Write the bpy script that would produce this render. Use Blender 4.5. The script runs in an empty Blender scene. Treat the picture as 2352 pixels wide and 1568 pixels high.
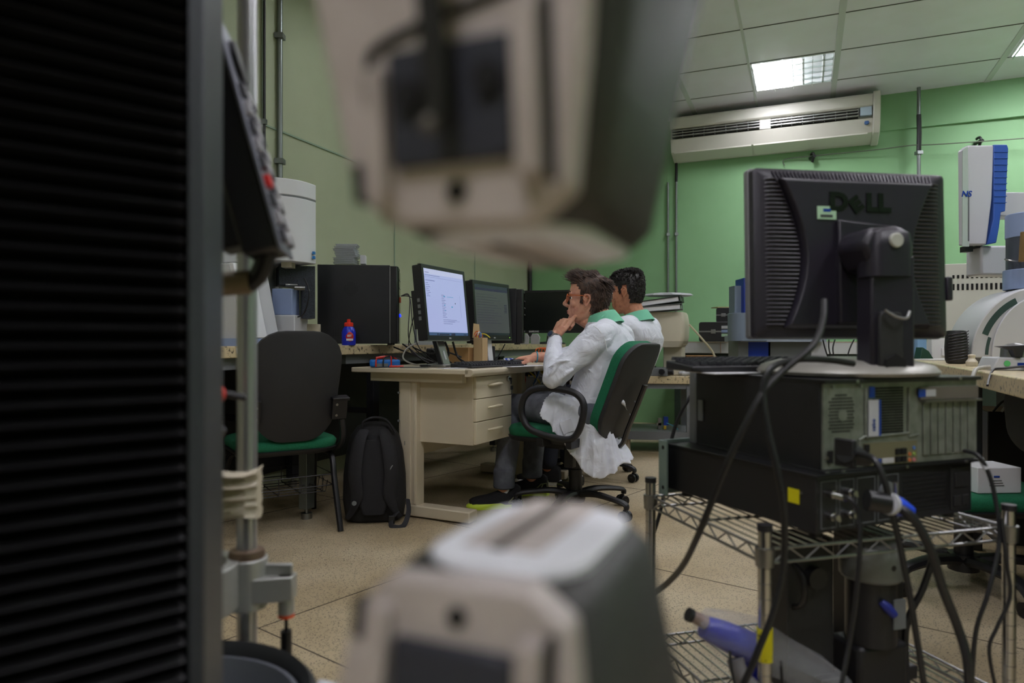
import bpy, math, random
from mathutils import Vector, Matrix, Euler
V = Vector
sc = bpy.context.scene
COL = sc.collection
F = 1600.0; H = 0.87                      # focal length in pixels, camera height
# ---------------- camera, world, lights, exposure ----------------
cd = bpy.data.cameras.new('camera'); cam = bpy.data.objects.new('camera', cd); COL.objects.link(cam)
cam.location = (0, 0, H); cam.rotation_euler = (math.pi/2, 0, 0)
cd.sensor_width = 36; cd.lens = 36*F/2352; cd.clip_start = .01
cd.dof.use_dof = True; cd.dof.focus_distance = 3.55; cd.dof.aperture_fstop = 2.8
sc.camera = cam
wd = bpy.data.worlds.new('world'); sc.world = wd; wd.use_nodes = True
wd.node_tree.nodes['Background'].inputs[0].default_value = (.75, .82, .9, 1)
wd.node_tree.nodes['Background'].inputs[1].default_value = .1
sc.view_settings.view_transform = 'Standard'; sc.view_settings.look = 'None'
sc.view_settings.gamma = 1; sc.view_settings.use_curve_mapping = False
sc.view_settings.exposure = 0.1
sc.cycles.use_denoising = True
sc.cycles.max_bounces = 8
TH = math.radians(22.8)
UX = V((math.sin(TH), math.cos(TH), 0)); VX = V((math.cos(TH), -math.sin(TH), 0)); CO = V((.19, 8.0, 0))
CZ = 3.2                                  # ceiling height
def R(s, t, z=0): return CO + VX*s - UX*t + V((0, 0, z))        # s along the back wall, t out from it
def W(px, py, d): return V(((px-1176)/F*d, d, H+(784-py)/F*d))
def G(px, py, z=0):                       # point at height z seen at a pixel
    d = F*(H-z)/(py-784); return V(((px-1176)/F*d, d, z))
def area(loc, sx, sy, power, col=(1, 1, 1)):
    l = bpy.data.lights.new('lamp', 'AREA'); l.shape = 'RECTANGLE'; l.size = sx; l.size_y = sy; l.energy = power; l.color = col
    o = bpy.data.objects.new('ceiling_lamp', l); COL.objects.link(o); o.location = loc; o.rotation_euler = (0, 0, -TH); return o
# (s, t, width share lit, power) of every recessed ceiling fixture
FIX = [(2.83, .935, .5, 26), (4.8, .95, 1, 38), (4.8, 3.7, 1, 34), (2.83, 3.7, 1, 15), (1.0, 6.6, 1, 6), (2.83, 6.6, 1, 26), (4.8, 6.6, 1, 32), (2.83, 9.3, 1, 52), (1.0, 3.7, 1, 4)]  # last one: unseen lamp added to brighten the left side
for s, t, k, pw in FIX:
    area(R(s-.33*(1-k), t, CZ+.035), .6*k, .62, pw, (1, .955, 1.05))
# ---------------- mesh kit ----------------
def lin(c):
    c = c/255; return c/12.92 if c <= .04045 else ((c+.055)/1.055)**2.4
MATS = {}
def mat(name, rgb, rough=.5, metal=0, spec=.5, noise=None, bump=None, emit=0, alpha=None, trans=0, coat=0):
    """noise=(scale, rgb2, lo, hi) mixes a second colour; bump=(scale, strength, detail)"""
    if name in MATS: return MATS[name]
    m = bpy.data.materials.new(name); m.use_nodes = True; nt = m.node_tree; b = nt.nodes['Principled BSDF']
    c = (lin(rgb[0]), lin(rgb[1]), lin(rgb[2]), 1)
    b.inputs['Base Color'].default_value = c; b.inputs['Roughness'].default_value = rough
    b.inputs['Metallic'].default_value = metal; b.inputs['Specular IOR Level'].default_value = spec
    b.inputs['Coat Weight'].default_value = coat
    if emit: b.inputs['Emission Color'].default_value = c; b.inputs['Emission Strength'].default_value = emit
    if alpha is not None: b.inputs['Alpha'].default_value = alpha
    if trans: b.inputs['Transmission Weight'].default_value = trans
    tc = nt.nodes.new('ShaderNodeTexCoord')
    if noise:
        n = nt.nodes.new('ShaderNodeTexNoise'); n.inputs['Scale'].default_value = noise[0]; n.inputs['Detail'].default_value = 4
        r = nt.nodes.new('ShaderNodeMapRange'); r.inputs[1].default_value = noise[2]; r.inputs[2].default_value = noise[3]
        x = nt.nodes.new('ShaderNodeMix'); x.data_type = 'RGBA'; x.inputs[6].default_value = c
        x.inputs[7].default_value = (lin(noise[1][0]), lin(noise[1][1]), lin(noise[1][2]), 1)
        nt.links.new(tc.outputs['Object'], n.inputs['Vector']); nt.links.new(n.outputs[0], r.inputs[0])
        nt.links.new(r.outputs[0], x.inputs[0]); nt.links.new(x.outputs[2], b.inputs['Base Color'])
    if bump:
        n = nt.nodes.new('ShaderNodeTexNoise'); n.inputs['Scale'].default_value = bump[0]; n.inputs['Detail'].default_value = bump[2] if len(bump) > 2 else 3
        q = nt.nodes.new('ShaderNodeBump'); q.inputs['Strength'].default_value = bump[1]; q.inputs['Distance'].default_value = .004
        nt.links.new(tc.outputs['Object'], n.inputs['Vector']); nt.links.new(n.outputs[0], q.inputs['Height']); nt.links.new(q.outputs[0], b.inputs['Normal'])
    MATS[name] = m; return m
class MB:
    def __init__(s): s.v = []; s.f = []
    def add(s, vs, fs, M=None):
        k = len(s.v); s.v += [(M @ V(p)) if M else V(p) for p in vs]; s.f += [[i+k for i in f] for f in fs]; return s
    def box(s, c, d, M=None, top=1, shx=0):      # centre, size; top = taper of the top face
        x, y, z = d[0]/2, d[1]/2, d[2]/2; vs = []
        for dz, k in ((-z, 1), (z, top)):
            for a, b in ((-x, -y), (x, -y), (x, y), (-x, y)): vs.append((c[0]+a*k+(shx if dz > 0 else 0), c[1]+b*k, c[2]+dz))
        return s.add(vs, [(3, 2, 1, 0), (4, 5, 6, 7), (0, 1, 5, 4), (1, 2, 6, 5), (2, 3, 7, 6), (3, 0, 4, 7)], M)
    def bx(s, a, b, M=None): return s.box([(a[i]+b[i])/2 for i in range(3)], [abs(b[i]-a[i]) for i in range(3)], M)
    def bar(s, a, b, w, h, up=(0, 0, 1)):        # rectangular bar between two points
        a, b = V(a), V(b); y = (b-a).normalized(); x = y.cross(V(up))
        if x.length < 1e-4: x = V((1, 0, 0))
        x.normalize(); z = x.cross(y); L = (b-a).length
        M = Matrix.Translation((a+b)/2) @ Matrix((x, y, z)).transposed().to_4x4()
        return s.box((0, 0, 0), (w, L, h), M)
    def loft(s, rings, cap=True, closed=True, loop=False):
        n = len(rings[0]); k = len(s.v)
        for r in rings: s.v += [V(p) for p in r]
        m = len(rings)
        for i in range(m if loop else m-1):
            j = (i+1) % m
            for q in range(n if closed else n-1):
                q2 = (q+1) % n; s.f.append([k+i*n+q, k+i*n+q2, k+j*n+q2, k+j*n+q])
        if cap and closed and not loop: s.f.append([k+q for q in reversed(range(n))]); s.f.append([k+(m-1)*n+q for q in range(n)])
        return s
    def tube(s, pts, r, n=8, loop=False, sm=0, flat=1):
        pts = [V(p) for p in pts]; rr = list(r) if hasattr(r, '__len__') else [r]*len(pts)
        if sm:
            P = []; Q = []; m = len(pts)
            for i in range(m if loop else m-1):
                g = lambda k: pts[k % m] if loop else pts[max(0, min(m-1, k))]
                p0, p1, p2, p3 = g(i-1), g(i), g(i+1), g(i+2)
                for j in range(sm):
                    t = j/sm; P.append(.5*((2*p1)+(p2-p0)*t+(2*p0-5*p1+4*p2-p3)*t*t+(3*p1-p0-3*p2+p3)*t**3)); Q.append(rr[i]*(1-t)+rr[(i+1) % m]*t)
            if not loop: P.append(pts[-1]); Q.append(rr[-1])
            pts, rr = P, Q
        rings = []; m = len(pts); nx = None
        for i, p in enumerate(pts):
            a = pts[(i-1) % m] if (loop or i) else p; b = pts[(i+1) % m] if (loop or i < m-1) else p
            t = (b-a).normalized() if (b-a).length > 1e-9 else V((0, 0, 1))
            if nx is None: nx = t.cross(V((0, 0, 1)) if abs(t.z) < .9 else V((1, 0, 0))).normalized()
            nx = (nx - t*nx.dot(t)).normalized(); bn = t.cross(nx)
            rings.append([p+nx*math.cos(6.28318*q/n)*rr[i]+bn*math.sin(6.28318*q/n)*rr[i]*flat for q in range(n)])
        return s.loft(rings, loop=loop)
    def cyl(s, a, b, r, r2=None, n=24): return s.tube([a, b], [r, r if r2 is None else r2], n)
    def lathe(s, prof, c=(0, 0, 0), n=28, M=None, arc=1.0):
        rings = []
        for r, z in prof:
            ring = [V((c[0]+r*math.cos(6.28318*arc*q/n), c[1]+r*math.sin(6.28318*arc*q/n), c[2]+z)) for q in range(n)]
            rings.append([M @ p for p in ring] if M else ring)
        return s.loft(rings)
    def prism(s, poly, a, b, ax='z', M=None):    # polygon in the plane across ax, from a to b
        f = {'z': lambda p, h: V((p[0], p[1], h)), 'y': lambda p, h: V((p[0], h, p[1])), 'x': lambda p, h: V((h, p[0], p[1]))}[ax]
        r = [[f(p, h) for p in poly] for h in (a, b)]
        if M: r = [[M @ p for p in q] for q in r]
        return s.loft(r)
    def sph(s, c, r, M=None, n=16, m=10):
        r = r if hasattr(r, '__len__') else (r, r, r); rings = []
        for i in range(1, m):
            a = math.pi*i/m
            ring = [V((r[0]*math.sin(a)*math.cos(6.28318*q/n), r[1]*math.sin(a)*math.sin(6.28318*q/n), -r[2]*math.cos(a))) for q in range(n)]
            rings.append([(M @ p if M else p)+V(c) for p in ring])
        return s.loft(rings)
    def cap(s, a, b, ra, rb, n=16):              # tapered capsule with round ends
        a, b = V(a), V(b); d = (b-a); L = d.length; d = d/L if L > 1e-6 else V((0, 0, 1)); pts = []; rr = []
        for k in range(6): t = math.pi/2*(k+.35)/6; pts.append(a-d*ra*math.cos(t)); rr.append(ra*math.sin(t))
        pts += [a, b]; rr += [ra, rb]
        for k in reversed(range(6)): t = math.pi/2*(k+.35)/6; pts.append(b+d*rb*math.cos(t)); rr.append(rb*math.sin(t))
        return s.tube(pts, rr, n)
    def rrect(s, c, w, h, r, a, b, ax='y', M=None, k=4):   # rounded rectangle extruded along ax
        return s.prism(rr2(c, w, h, r, k), a, b, ax, M)
def rr2(c, w, h, r, k=4):
    out = []
    for i, (sx, sy) in enumerate(((1, 1), (-1, 1), (-1, -1), (1, -1))):
        for j in range(k+1):
            a = math.pi/2*(i+j/k); out.append((c[0]+sx*(w/2-r)+r*math.cos(a), c[1]+sy*(h/2-r)+r*math.sin(a)))
    return out
def part(name, mb, m, parent=None, bevel=0, smooth=35, label=None, mods=None):
    me = bpy.data.meshes.new(name); me.from_pydata([tuple(p) for p in mb.v], [], mb.f); me.update()
    import bmesh
    bm = bmesh.new(); bm.from_mesh(me); bmesh.ops.recalc_face_normals(bm, faces=bm.faces); bm.to_mesh(me); bm.free()
    me.materials.append(m)
    me.polygons.foreach_set('use_smooth', [True]*len(me.polygons)); me.set_sharp_from_angle(angle=math.radians(smooth))
    o = bpy.data.objects.new(name, me); COL.objects.link(o)
    if parent: o.parent = parent
    if bevel:
        b = o.modifiers.new('bevel', 'BEVEL'); b.width = bevel; b.segments = 2; b.limit_method = 'ANGLE'; b.angle_limit = math.radians(40)
    if label: o['label'] = label
    for k in (mods or []):
        d = o.modifiers.new(k[0].lower(), k[0])
        for a, val in k[1].items(): setattr(d, a, val)
    return o
def thing(name, label, cat, loc=(0, 0, 0), rz=0, group=None, rot=None):
    o = bpy.data.objects.new(name, None); COL.objects.link(o); o.location = loc; o.rotation_euler = rot or (0, 0, rz)
    o.empty_display_size = .05
    o['label'] = label; o['category'] = cat
    if group: o['group'] = group
    return o
def solo(name, label, cat, mb, m, loc=(0, 0, 0), rz=0, group=None, **k):
    o = part(name, mb, m, None, **k); o.location = loc; o.rotation_euler = (0, 0, rz); o['label'] = label; o['category'] = cat
    if group: o['group'] = group
    return o
def struct(name, mb, m, **k):
    o = part(name, mb, m, **k); o['kind'] = 'structure'; return o
def dup(root, loc=None, rz=None, label=None):
    r = root.copy(); COL.objects.link(r)
    if loc is not None: r.location = loc
    if rz is not None: r.rotation_euler = (0, 0, rz)
    if label: r['label'] = label
    for ch in list(root.children):
        c = ch.copy(); COL.objects.link(c); c.parent = r
        for g in ch.children:
            d = g.copy(); COL.objects.link(d); d.parent = c
    return r
def text(name, s, size, m, parent, M, ext=.0008, align='CENTER', shear=0, sx=1, bold=0):
    c = bpy.data.curves.new('t', 'FONT'); c.body = s; c.size = size; c.extrude = ext; c.align_x = align; c.shear = shear; c.offset = bold
    c.resolution_u = 3
    t = bpy.data.objects.new('t', c); COL.objects.link(t)
    bpy.context.view_layer.update()
    me = bpy.data.meshes.new_from_object(t.evaluated_get(bpy.context.evaluated_depsgraph_get()))
    bpy.data.objects.remove(t); me.name = name
    me.transform(M @ Matrix.Diagonal((sx, 1, 1, 1))); me.materials.clear(); me.materials.append(m)
    o = bpy.data.objects.new(name, me); COL.objects.link(o)
    if parent: o.parent = parent
    return o
def face_y(x, y, z, rx=90): return Matrix.Translation((x, y, z)) @ Matrix.Rotation(math.radians(rx), 4, 'X')   # text facing local -y
def cable(label, pts, r, m=None, name='cable', sm=6, cat='cable', group=None):
    return solo(name, label, cat, MB().tube(pts, r, 8, sm=sm), m or M_cab, group=group)
def rnd(a, b): return random.uniform(a, b)
random.seed(4)
# ---------------- materials ----------------
M_cab = mat('black_rubber', (30, 30, 33), .45)
M_blk = mat('black_plastic', (30, 30, 34), .42, bump=(900, .15))
M_blk2 = mat('black_metal', (22, 22, 25), .38)
M_shell = mat('black_shell', (36, 36, 38), .55, bump=(700, .3))
M_chrome = mat('chrome', (190, 190, 190), .22, 1)
M_steel = mat('brushed_steel', (150, 150, 150), .35, 1)
M_galv = mat('galvanised', (130, 136, 134), .4, .7)
M_alu = mat('cast_aluminium', (175, 176, 172), .45, .55)
M_gray = mat('grey_paint', (110, 114, 116), .45)
M_lgray = mat('light_grey', (190, 192, 196), .4)
M_white = mat('white_plastic', (218, 220, 224), .4)
M_cream = mat('cream_laminate', (205, 194, 170), .42)
M_beige = mat('beige_plastic', (196, 188, 168), .45, noise=(9, (178, 170, 150), .5, .7))
M_bluegray = mat('blue_grey', (140, 158, 195), .4)
M_blue = mat('blue_paint', (20, 60, 150), .35)
M_red = mat('red_plastic', (200, 40, 28), .35)
M_yel = mat('yellow_tape', (225, 215, 10), .5)
M_green = mat('green_fabric', (16, 98, 66), .9, bump=(1600, .5), noise=(400, (26, 122, 84), .4, .6))
M_granite = mat('granite', (205, 188, 150), .3, noise=(55, (70, 60, 48), .56, .68))
M_card = mat('cardboard', (176, 138, 92), .8)
M_paper = mat('paper', (225, 225, 228), .7)
M_hole = mat('black_void', (8, 8, 9), .8)
# ---------------- room ----------------
def nodes(m): return m.node_tree, m.node_tree.nodes['Principled BSDF']
mf = mat('terrazzo', (172, 155, 122), .45)
nt, b = nodes(mf)
tc = nt.nodes.new('ShaderNodeTexCoord')
vo = nt.nodes.new('ShaderNodeTexVoronoi'); vo.inputs['Scale'].default_value = 170
n1 = nt.nodes.new('ShaderNodeTexNoise'); n1.inputs['Scale'].default_value = 1.6; n1.inputs['Detail'].default_value = 5
n2 = nt.nodes.new('ShaderNodeTexNoise'); n2.inputs['Scale'].default_value = 130; n2.inputs['Detail'].default_value = 2
for q in (vo, n1, n2): nt.links.new(tc.outputs['Object'], q.inputs['Vector'])
sp = nt.nodes.new('ShaderNodeMapRange'); sp.inputs[1].default_value = .24; sp.inputs[2].default_value = .42; sp.inputs[3].default_value = 1; sp.inputs[4].default_value = 0
nt.links.new(vo.outputs['Distance'], sp.inputs[0])
cr = nt.nodes.new('ShaderNodeMapRange'); cr.inputs[1].default_value = .38; cr.inputs[2].default_value = .44   # only some cells are dark chips
sep = nt.nodes.new('ShaderNodeSeparateColor'); nt.links.new(vo.outputs['Color'], sep.inputs[0]); nt.links.new(sep.outputs[0], cr.inputs[0])
mu = nt.nodes.new('ShaderNodeMath'); mu.operation = 'MULTIPLY'; nt.links.new(sp.outputs[0], mu.inputs[0]); nt.links.new(cr.outputs[0], mu.inputs[1])
x1 = nt.nodes.new('ShaderNodeMix'); x1.data_type = 'RGBA'; x1.inputs[6].default_value = (lin(190), lin(176), lin(146), 1); x1.inputs[7].default_value = (lin(158), lin(140), lin(106), 1)
r1 = nt.nodes.new('ShaderNodeMapRange'); r1.inputs[1].default_value = .35; r1.inputs[2].default_value = .65
nt.links.new(n1.outputs[0], r1.inputs[0]); nt.links.new(r1.outputs[0], x1.inputs[0])
x2 = nt.nodes.new('ShaderNodeMix'); x2.data_type = 'RGBA'; x2.inputs[7].default_value = (lin(84), lin(77), lin(68), 1)
nt.links.new(x1.outputs[2], x2.inputs[6]); nt.links.new(mu.outputs[0], x2.inputs[0]); nt.links.new(x2.outputs[2], b.inputs['Base Color'])
bp = nt.nodes.new('ShaderNodeBump'); bp.inputs['Strength'].default_value = .1; bp.inputs['Distance'].default_value = .003
nt.links.new(n2.outputs[0], bp.inputs['Height']); nt.links.new(bp.outputs[0], b.inputs['Normal'])
S0, S1, T1 = 0, 6.6, 11.0
def slab(z, t, m, nm):
    return struct(nm, MB().prism([R(S0-.1, -.1)[:2], R(S1+.1, -.1)[:2], R(S1+.1, T1+.1)[:2], R(S0-.1, T1+.1)[:2]], z, z+t), m)
slab(-.1, .1, mf, 'floor')
fj = mat('floor_joint', (70, 62, 54), .8)
j = MB()
a_ = math.radians(-38)
for k in range(-6, 7):                     # joints of the terrazzo bays
    c = V((0, 3.1, .0004)); d = V((math.cos(a_), math.sin(a_), 0)); n = V((-d.y, d.x, 0))
    for dd, nn in ((d, n), (n, d)):
        p = c+nn*k*1.25
        if abs(k) < 3: j.bar(p-dd*2.6, p+dd*2.6, .004, .0008)
# keep the joints inside the room
struct('trim_1', j, fj)
M_ceil = mat('ceiling_metal', (240, 236, 250), .30, 0, .8, noise=(3, (236, 232, 244), .4, .6))
# ceiling sheet with openings for the fixtures: strips between fixtures
cb = MB(); rows = {}
for s, t, k, pw in FIX: rows.setdefault(t, []).append(s)
tt = 0
def cslab(s0, s1, t0, t1): cb.prism([R(s0, t0)[:2], R(s1, t0)[:2], R(s1, t1)[:2], R(s0, t1)[:2]], CZ, CZ+.02)
hs, ht = .33, .345
ts = sorted(set(t for s, t, k, pw in FIX)); last = -.1; rowsm = []
for t in ts:
    if rowsm and abs(t-rowsm[-1][0]) < .1: rowsm[-1][1].extend(rows[t]); continue
    rowsm.append([t, list(rows[t])])
for t, ss in rowsm:
    cslab(-.1, S1+.1, last, t-ht); x = -.1
    for s in sorted(ss): cslab(x, s-hs, t-ht, t+ht); x = s+hs
    cslab(x, S1+.1, t-ht, t+ht); last = t+ht
cslab(-.1, S1+.1, last, T1+.1)
ce = struct('ceiling', cb, M_ceil)
# second lid so no daylight leaks in above the fixtures
lid = MB().prism([R(S0-.1, -.1)[:2], R(S1+.1, -.1)[:2], R(S1+.1, T1+.1)[:2], R(S0-.1, T1+.1)[:2]], CZ+.12, CZ+.14); struct('trim_2', lid, M_ceil)
g = MB(); gd = MB()
for k in range(16):
    t = .6+.69*k
    if t < T1: g.bar(R(0, t, CZ-.002), R(S1, t, CZ-.002), .006, .004)
for s in (.64, 1.89, 2.49, 3.17, 4.43, 5.13, 5.9): g.bar(R(s, 0, CZ-.003), R(s, T1, CZ-.003), .045 if s in (3.17, 4.43, .64, 1.89) else .02, .006)
struct('trim_3', g, mat('ceiling_bar', (206, 210, 210), .5))
for k in range(16):
    t = .6+.69*k
    if t < T1: gd.bar(R(0, t+.006, CZ-.0015), R(S1, t+.006, CZ-.0015), .006, .003)
struct('trim_4', gd, mat('ceiling_gap', (40, 45, 42), .8))
M_wl = mat('olive_wall', (170, 177, 148), .6, noise=(2.5, (174, 181, 152), .4, .6), bump=(220, .25))
M_wg = mat('green_wall', (132, 178, 128), .6, noise=(2, (136, 182, 132), .4, .6), bump=(220, .25))
struct('wall_left', MB().prism([R(0, -.1)[:2], R(0, T1)[:2], R(-.1, T1)[:2], R(-.1, -.1)[:2]], 0, CZ+.1), M_wl)
struct('wall_back', MB().prism([R(-.1, 0)[:2], R(S1+.1, 0)[:2], R(S1+.1, -.1)[:2], R(-.1, -.1)[:2]], 0, CZ+.1), M_wg)
struct('wall_right', MB().prism([R(S1, 0)[:2], R(S1, T1)[:2], R(S1+.1, T1)[:2], R(S1+.1, 0)[:2]], 0, CZ+.1), M_wg)
struct('wall_front', MB().prism([R(-.1, T1)[:2], R(S1+.1, T1)[:2], R(S1+.1, T1+.1)[:2], R(-.1, T1+.1)[:2]], 0, CZ+.1), M_wl)
struct('trim_5', MB().prism([R(3.5, 0)[:2], R(S1, 0)[:2], R(S1, .09)[:2], R(3.5, .012)[:2]], 2.86, CZ), M_wg)      # beam
ms = mat('seam_strip', (140, 160, 140), .5)
sm = MB(); sm.bar(R(.004, 0, 2.14), R(.004, T1, 2.14), .009, .010)
for t in (1.42, 2.84, 4.26, 5.68): sm.bar(R(.004, t, 0), R(.004, t, CZ), .007, .010)
struct('trim_6', sm, ms)
struct('trim_7', MB().bar(R(.004, 0, CZ-.006), R(.004, T1, CZ-.006), .03, .012), ms)
def tleft(px):
    r = (px-1176)/F; return (.19-8*r)/(UX.x-UX.y*r)
def sback(px, t=0):
    r = (px-1176)/F; c = CO-UX*t; return (r*c.y-c.x)/(VX.x-VX.y*r)
# conduits
def conduit(label, p, z0, z1, r=.014, m=None, clips=(), hose=None):
    o = thing('conduit', label, 'pipe', p)
    b = MB().cyl((0, 0, z0), (0, 0, z1), r, n=12); part('pipe', b, m or M_galv, o)
    if hose: part('flexible_hose', MB().tube([(0, 0, hose[0]), (.0, -.006, (hose[0]+hose[1])/2), (0, 0, hose[1])], r*1.25, 10, sm=4), M_cab, o)
    for z in clips: part('clip', MB().box((0, 0, z), (r*3.2, r*3.4, .03)), M_galv, o)
    return o
pl = R(.02, tleft(637)); conduit('tall galvanised conduit on the olive wall above the white furnace', pl, 1.0, CZ, .016, clips=(1.95, 2.7))
p2 = R(.02, tleft(601)); conduit('thin black conduit on the olive wall just behind the chrome guide column', p2, 1.0, CZ, .008, M_cab, (2.15,))
conduit('black vertical pipe in the corner of the green and olive walls', R(.03, .03), .9, CZ, .022, M_cab)
conduit('left one of the two thin conduits on the green wall behind the seated men', R(sback(1535), .02), .9, 2.55, .011, clips=(2.0,))
conduit('right one of the two thin conduits on the green wall, topped by a black hose', R(sback(1554), .02), .9, 2.8, .011, clips=(2.0,), hose=(2.55, 2.8))
sx_ = sback(2110, .1); conduit('conduit with a black hose section beside the air conditioner, above the big monitor', R(sx_, .11), 1.3, CZ, .016, clips=(2.6,), hose=(2.62, 2.95))
# thin cable strung along the wall and its two clamps
def BK(px, py, t=.1):
    s = sback(px, t); p = R(s, t); p.z = H+(784-py)/F*p.y; return p
cable('thin grey cable strung along the green wall below the air conditioner', [BK(1802, 380, .03), BK(1803, 366, .03), BK(1866, 358, .05), BK(2000, 345, .08), BK(2090, 334, .12), BK(2140, 332, .12), BK(2250, 325, .12), BK(2400, 314, .12), BK(2600, 300, .12)], .005, mat('dull_cable', (92, 100, 84), .6))
for px, py, lb in ((1866, 360, 'black cable clamp on the green wall above the big monitor, left one'), (2248, 325, 'black cable clamp hooked on the wall cable above the blue and grey furnace')):
    o = thing('cable_clamp', lb, 'clamp', BK(px, py, .06))
    part('hook', MB().tube([(0, 0, -.05), (0, -.02, -.02), (0, -.03, .01), (0, -.01, .035), (0, .03, .03)], .012, 8, sm=3), M_blk, o)
    part('bolt', MB().cyl((0, .05, -.005), (0, -.05, -.005), .016, n=10), M_blk2, o)
# light fixtures
M_tube = mat('lamp_glow', (250, 252, 255), .5, emit=11)
M_ref = mat('mirror_louver', (205, 212, 208), .18, 1)
M_fx = mat('fixture_white', (210, 215, 214), .4)
labs = ['half lit recessed ceiling light with mirror louvers above the air conditioner', 'bright recessed ceiling light at the upper right corner of the view', 'recessed ceiling light over the middle of the right side of the room', 'recessed ceiling light in the middle of the room', 'recessed ceiling light over the dark machine column at left', 'recessed ceiling light above the photographer', 'recessed ceiling light behind the photographer on the right', 'last recessed ceiling light towards the front wall', 'added unseen ceiling light above the granite bench with the computer towers']
for i, (s, t, k, pw) in enumerate(FIX):
    o = thing('ceiling_light', labs[i], 'ceiling light', R(s, t, CZ), -TH, 'recessed ceiling lights')
    h = MB()
    for a, b_ in (((-hs, -ht, -.004), (-hs+.014, ht, .1)), ((hs-.014, -ht, -.004), (hs, ht, .1)), ((-hs, -ht, -.004), (hs, -ht+.014, .1)), ((-hs, ht-.014, -.004), (hs, ht, .1))): h.bx(a, b_)
    h.bx((-hs, -ht, .085), (hs, ht, .1)); part('housing', h, M_fx, o)
    for q in range(4):
        x = -.24+.16*q; lit = (x < 0) or k == 1
        part('lamp_tube', MB().cyl((x, -ht+.03, -.004), (x, ht-.03, -.004), .011, n=10), M_tube if lit else M_fx, o)
    lv = MB()
    for q in range(5):
        x = -.31+.155*q
        lv.bx((x-.002, -ht+.014, -.030), (x+.002, ht-.014, -.006))
    for q in range(5):
        y = -.26+.13*q
        for w in range(4):
            x0 = -.31+.155*w; pr = [(x0, -.03), (x0+.155, -.03), (x0+.155, -.01), (x0+.115, -.018), (x0+.04, -.018), (x0, -.01)]
            lv.prism(pr, y-.004, y+.004, 'y')
    part('louver', lv, M_ref, o)
# air conditioner
ac = thing('air_conditioner', 'long white air conditioner hung on the green wall under the ceiling', 'air conditioner', R(1.66, 0, 0), -TH)
L = 1.9
prof = [(0, 3.14), (-.30, 3.14), (-.315, 3.12), (-.315, 3.035), (-.30, 3.02), (-.25, 3.02), (-.25, 2.93), (-.285, 2.92), (-.235, 2.80), (-.06, 2.745), (0, 2.745)]
M_ac = mat('ac_cream', (205, 204, 192), .42)
part('body', MB().prism(prof, 0, L-.06, 'x'), M_ac, ac, bevel=.004)
part('end_cap', MB().prism([(0, 3.15), (-.33, 3.15), (-.345, 3.12), (-.335, 3.0), (-.30, 2.86), (-.25, 2.79), (-.06, 2.73), (0, 2.73)], L-.06, L, 'x'), M_ac, ac, bevel=.008)
for x0, x1 in ((.02, .86), (.96, 1.72)):
    part('vent_opening', MB().bx((x0, -.262, 2.935), (x1, -.248, 3.015)), M_hole, ac)
    for z in (3.0, 2.975, 2.948): part('vane', MB().bx((x0, -.305, z-.002), (x1, -.262, z+.004)), mat('vane_metal', (200, 200, 196), .25, .6), ac)
    dv = MB()
    for k in range(9): x = x0+(x1-x0)*k/8; part('vane_divider', MB().bx((x-.003, -.29, 2.935), (x+.003, -.26, 3.015)), M_gray, ac)
part('vent_bridge', MB().bx((.86, -.290, 2.925), (.96, -.25, 3.025)), M_ac, ac)
part('control_display', MB().bx((1.735, -.308, 2.945), (1.83, -.25, 3.02)), mat('pale_blue_display', (176, 196, 210), .4), ac)
part('badge', MB().cyl((1.79, -.283, 2.885), (1.79, -.268, 2.878), .02, n=16), mat('badge_blue', (70, 100, 150), .4), ac)
part('service_panel', MB().prism([(-.236, 2.803), (-.07, 2.752), (-.07, 2.742), (-.236, 2.79)], .03, .78, 'x'), M_ac, ac)  # shade under the head, painted as a darker copy of the beige
part('service_panel', MB().prism([(-.236, 2.803), (-.07, 2.752), (-.07, 2.742), (-.236, 2.79)], .80, 1.8, 'x'), M_ac, ac)
# ---------------- foreground testing machine: bellows column and two blurred grips ----------------
M_gshade = mat('shaded_grip', (196, 187, 182), .5, .1, noise=(30, (184, 175, 169), .4, .6))  # grip metal in taupe, the weaker light on its front put into the colour
M_dshell = mat('dark_grip_shell', (62, 62, 60), .5, .2)
M_dblk = mat('dark_jaw_block', (58, 60, 70), .5, .3)
M_gtop = mat('satin_grip_top', (236, 238, 244), .4, .1)
M_bel = mat('black_bellows', (12, 12, 13), .42)
um = thing('testing_machine', 'dark testing machine with a pleated black column and two blurred metal grips in the foreground', 'testing machine')
bd = V((-.752, -.659, 0)); bn = V((.659, -.752, 0))         # along the pleated face, and out of it
P0 = V((-.291, .62, 0)); b = MB(); pr = []; z = .0; k = 0
while z < 1.9: pr.append((.0 if k % 2 else -.017, z)); z += .0078; k += 1
rings = []
for L in (0, .33): rings.append([P0+bd*L+bn*o+V((0, 0, zz)) for o, zz in pr]+[P0+bd*L+bn*-.05+V((0, 0, 1.9)), P0+bd*L+bn*-.05])
b.loft(rings); part('bellows', b, M_bel, um, smooth=20)
part('column', MB().prism([(p-bn*.05)[:2] for p in (P0+bd*-.02, P0+bd*.33, P0+bd*.33-bn*.08, P0+bd*-.0-bn*.08)], 0, 1.95), M_shell, um)
q0 = W(431, 784, .625); q1 = W(469, 784, .635)
part('guide_rail', MB().prism([q0[:2], q1[:2], (q1.x-.02, q1.y+.09), (q0.x-.02, q0.y+.09)], 0, 1.95), mat('rail_grey', (64, 67, 72), .45, .3), um, bevel=.002)
part('crosshead', MB().bx((-.5, .26, 1.55), (.10, .40, 1.68)).prism([(-.52, .3), (-.36, .3), (-.36, .85), (-.62, .85)], 1.55, 1.68), M_shell, um, bevel=.006)
part('base', MB().bx((-.7, .22, .0), (.22, .46, .46)), M_shell, um, bevel=.006)
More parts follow.
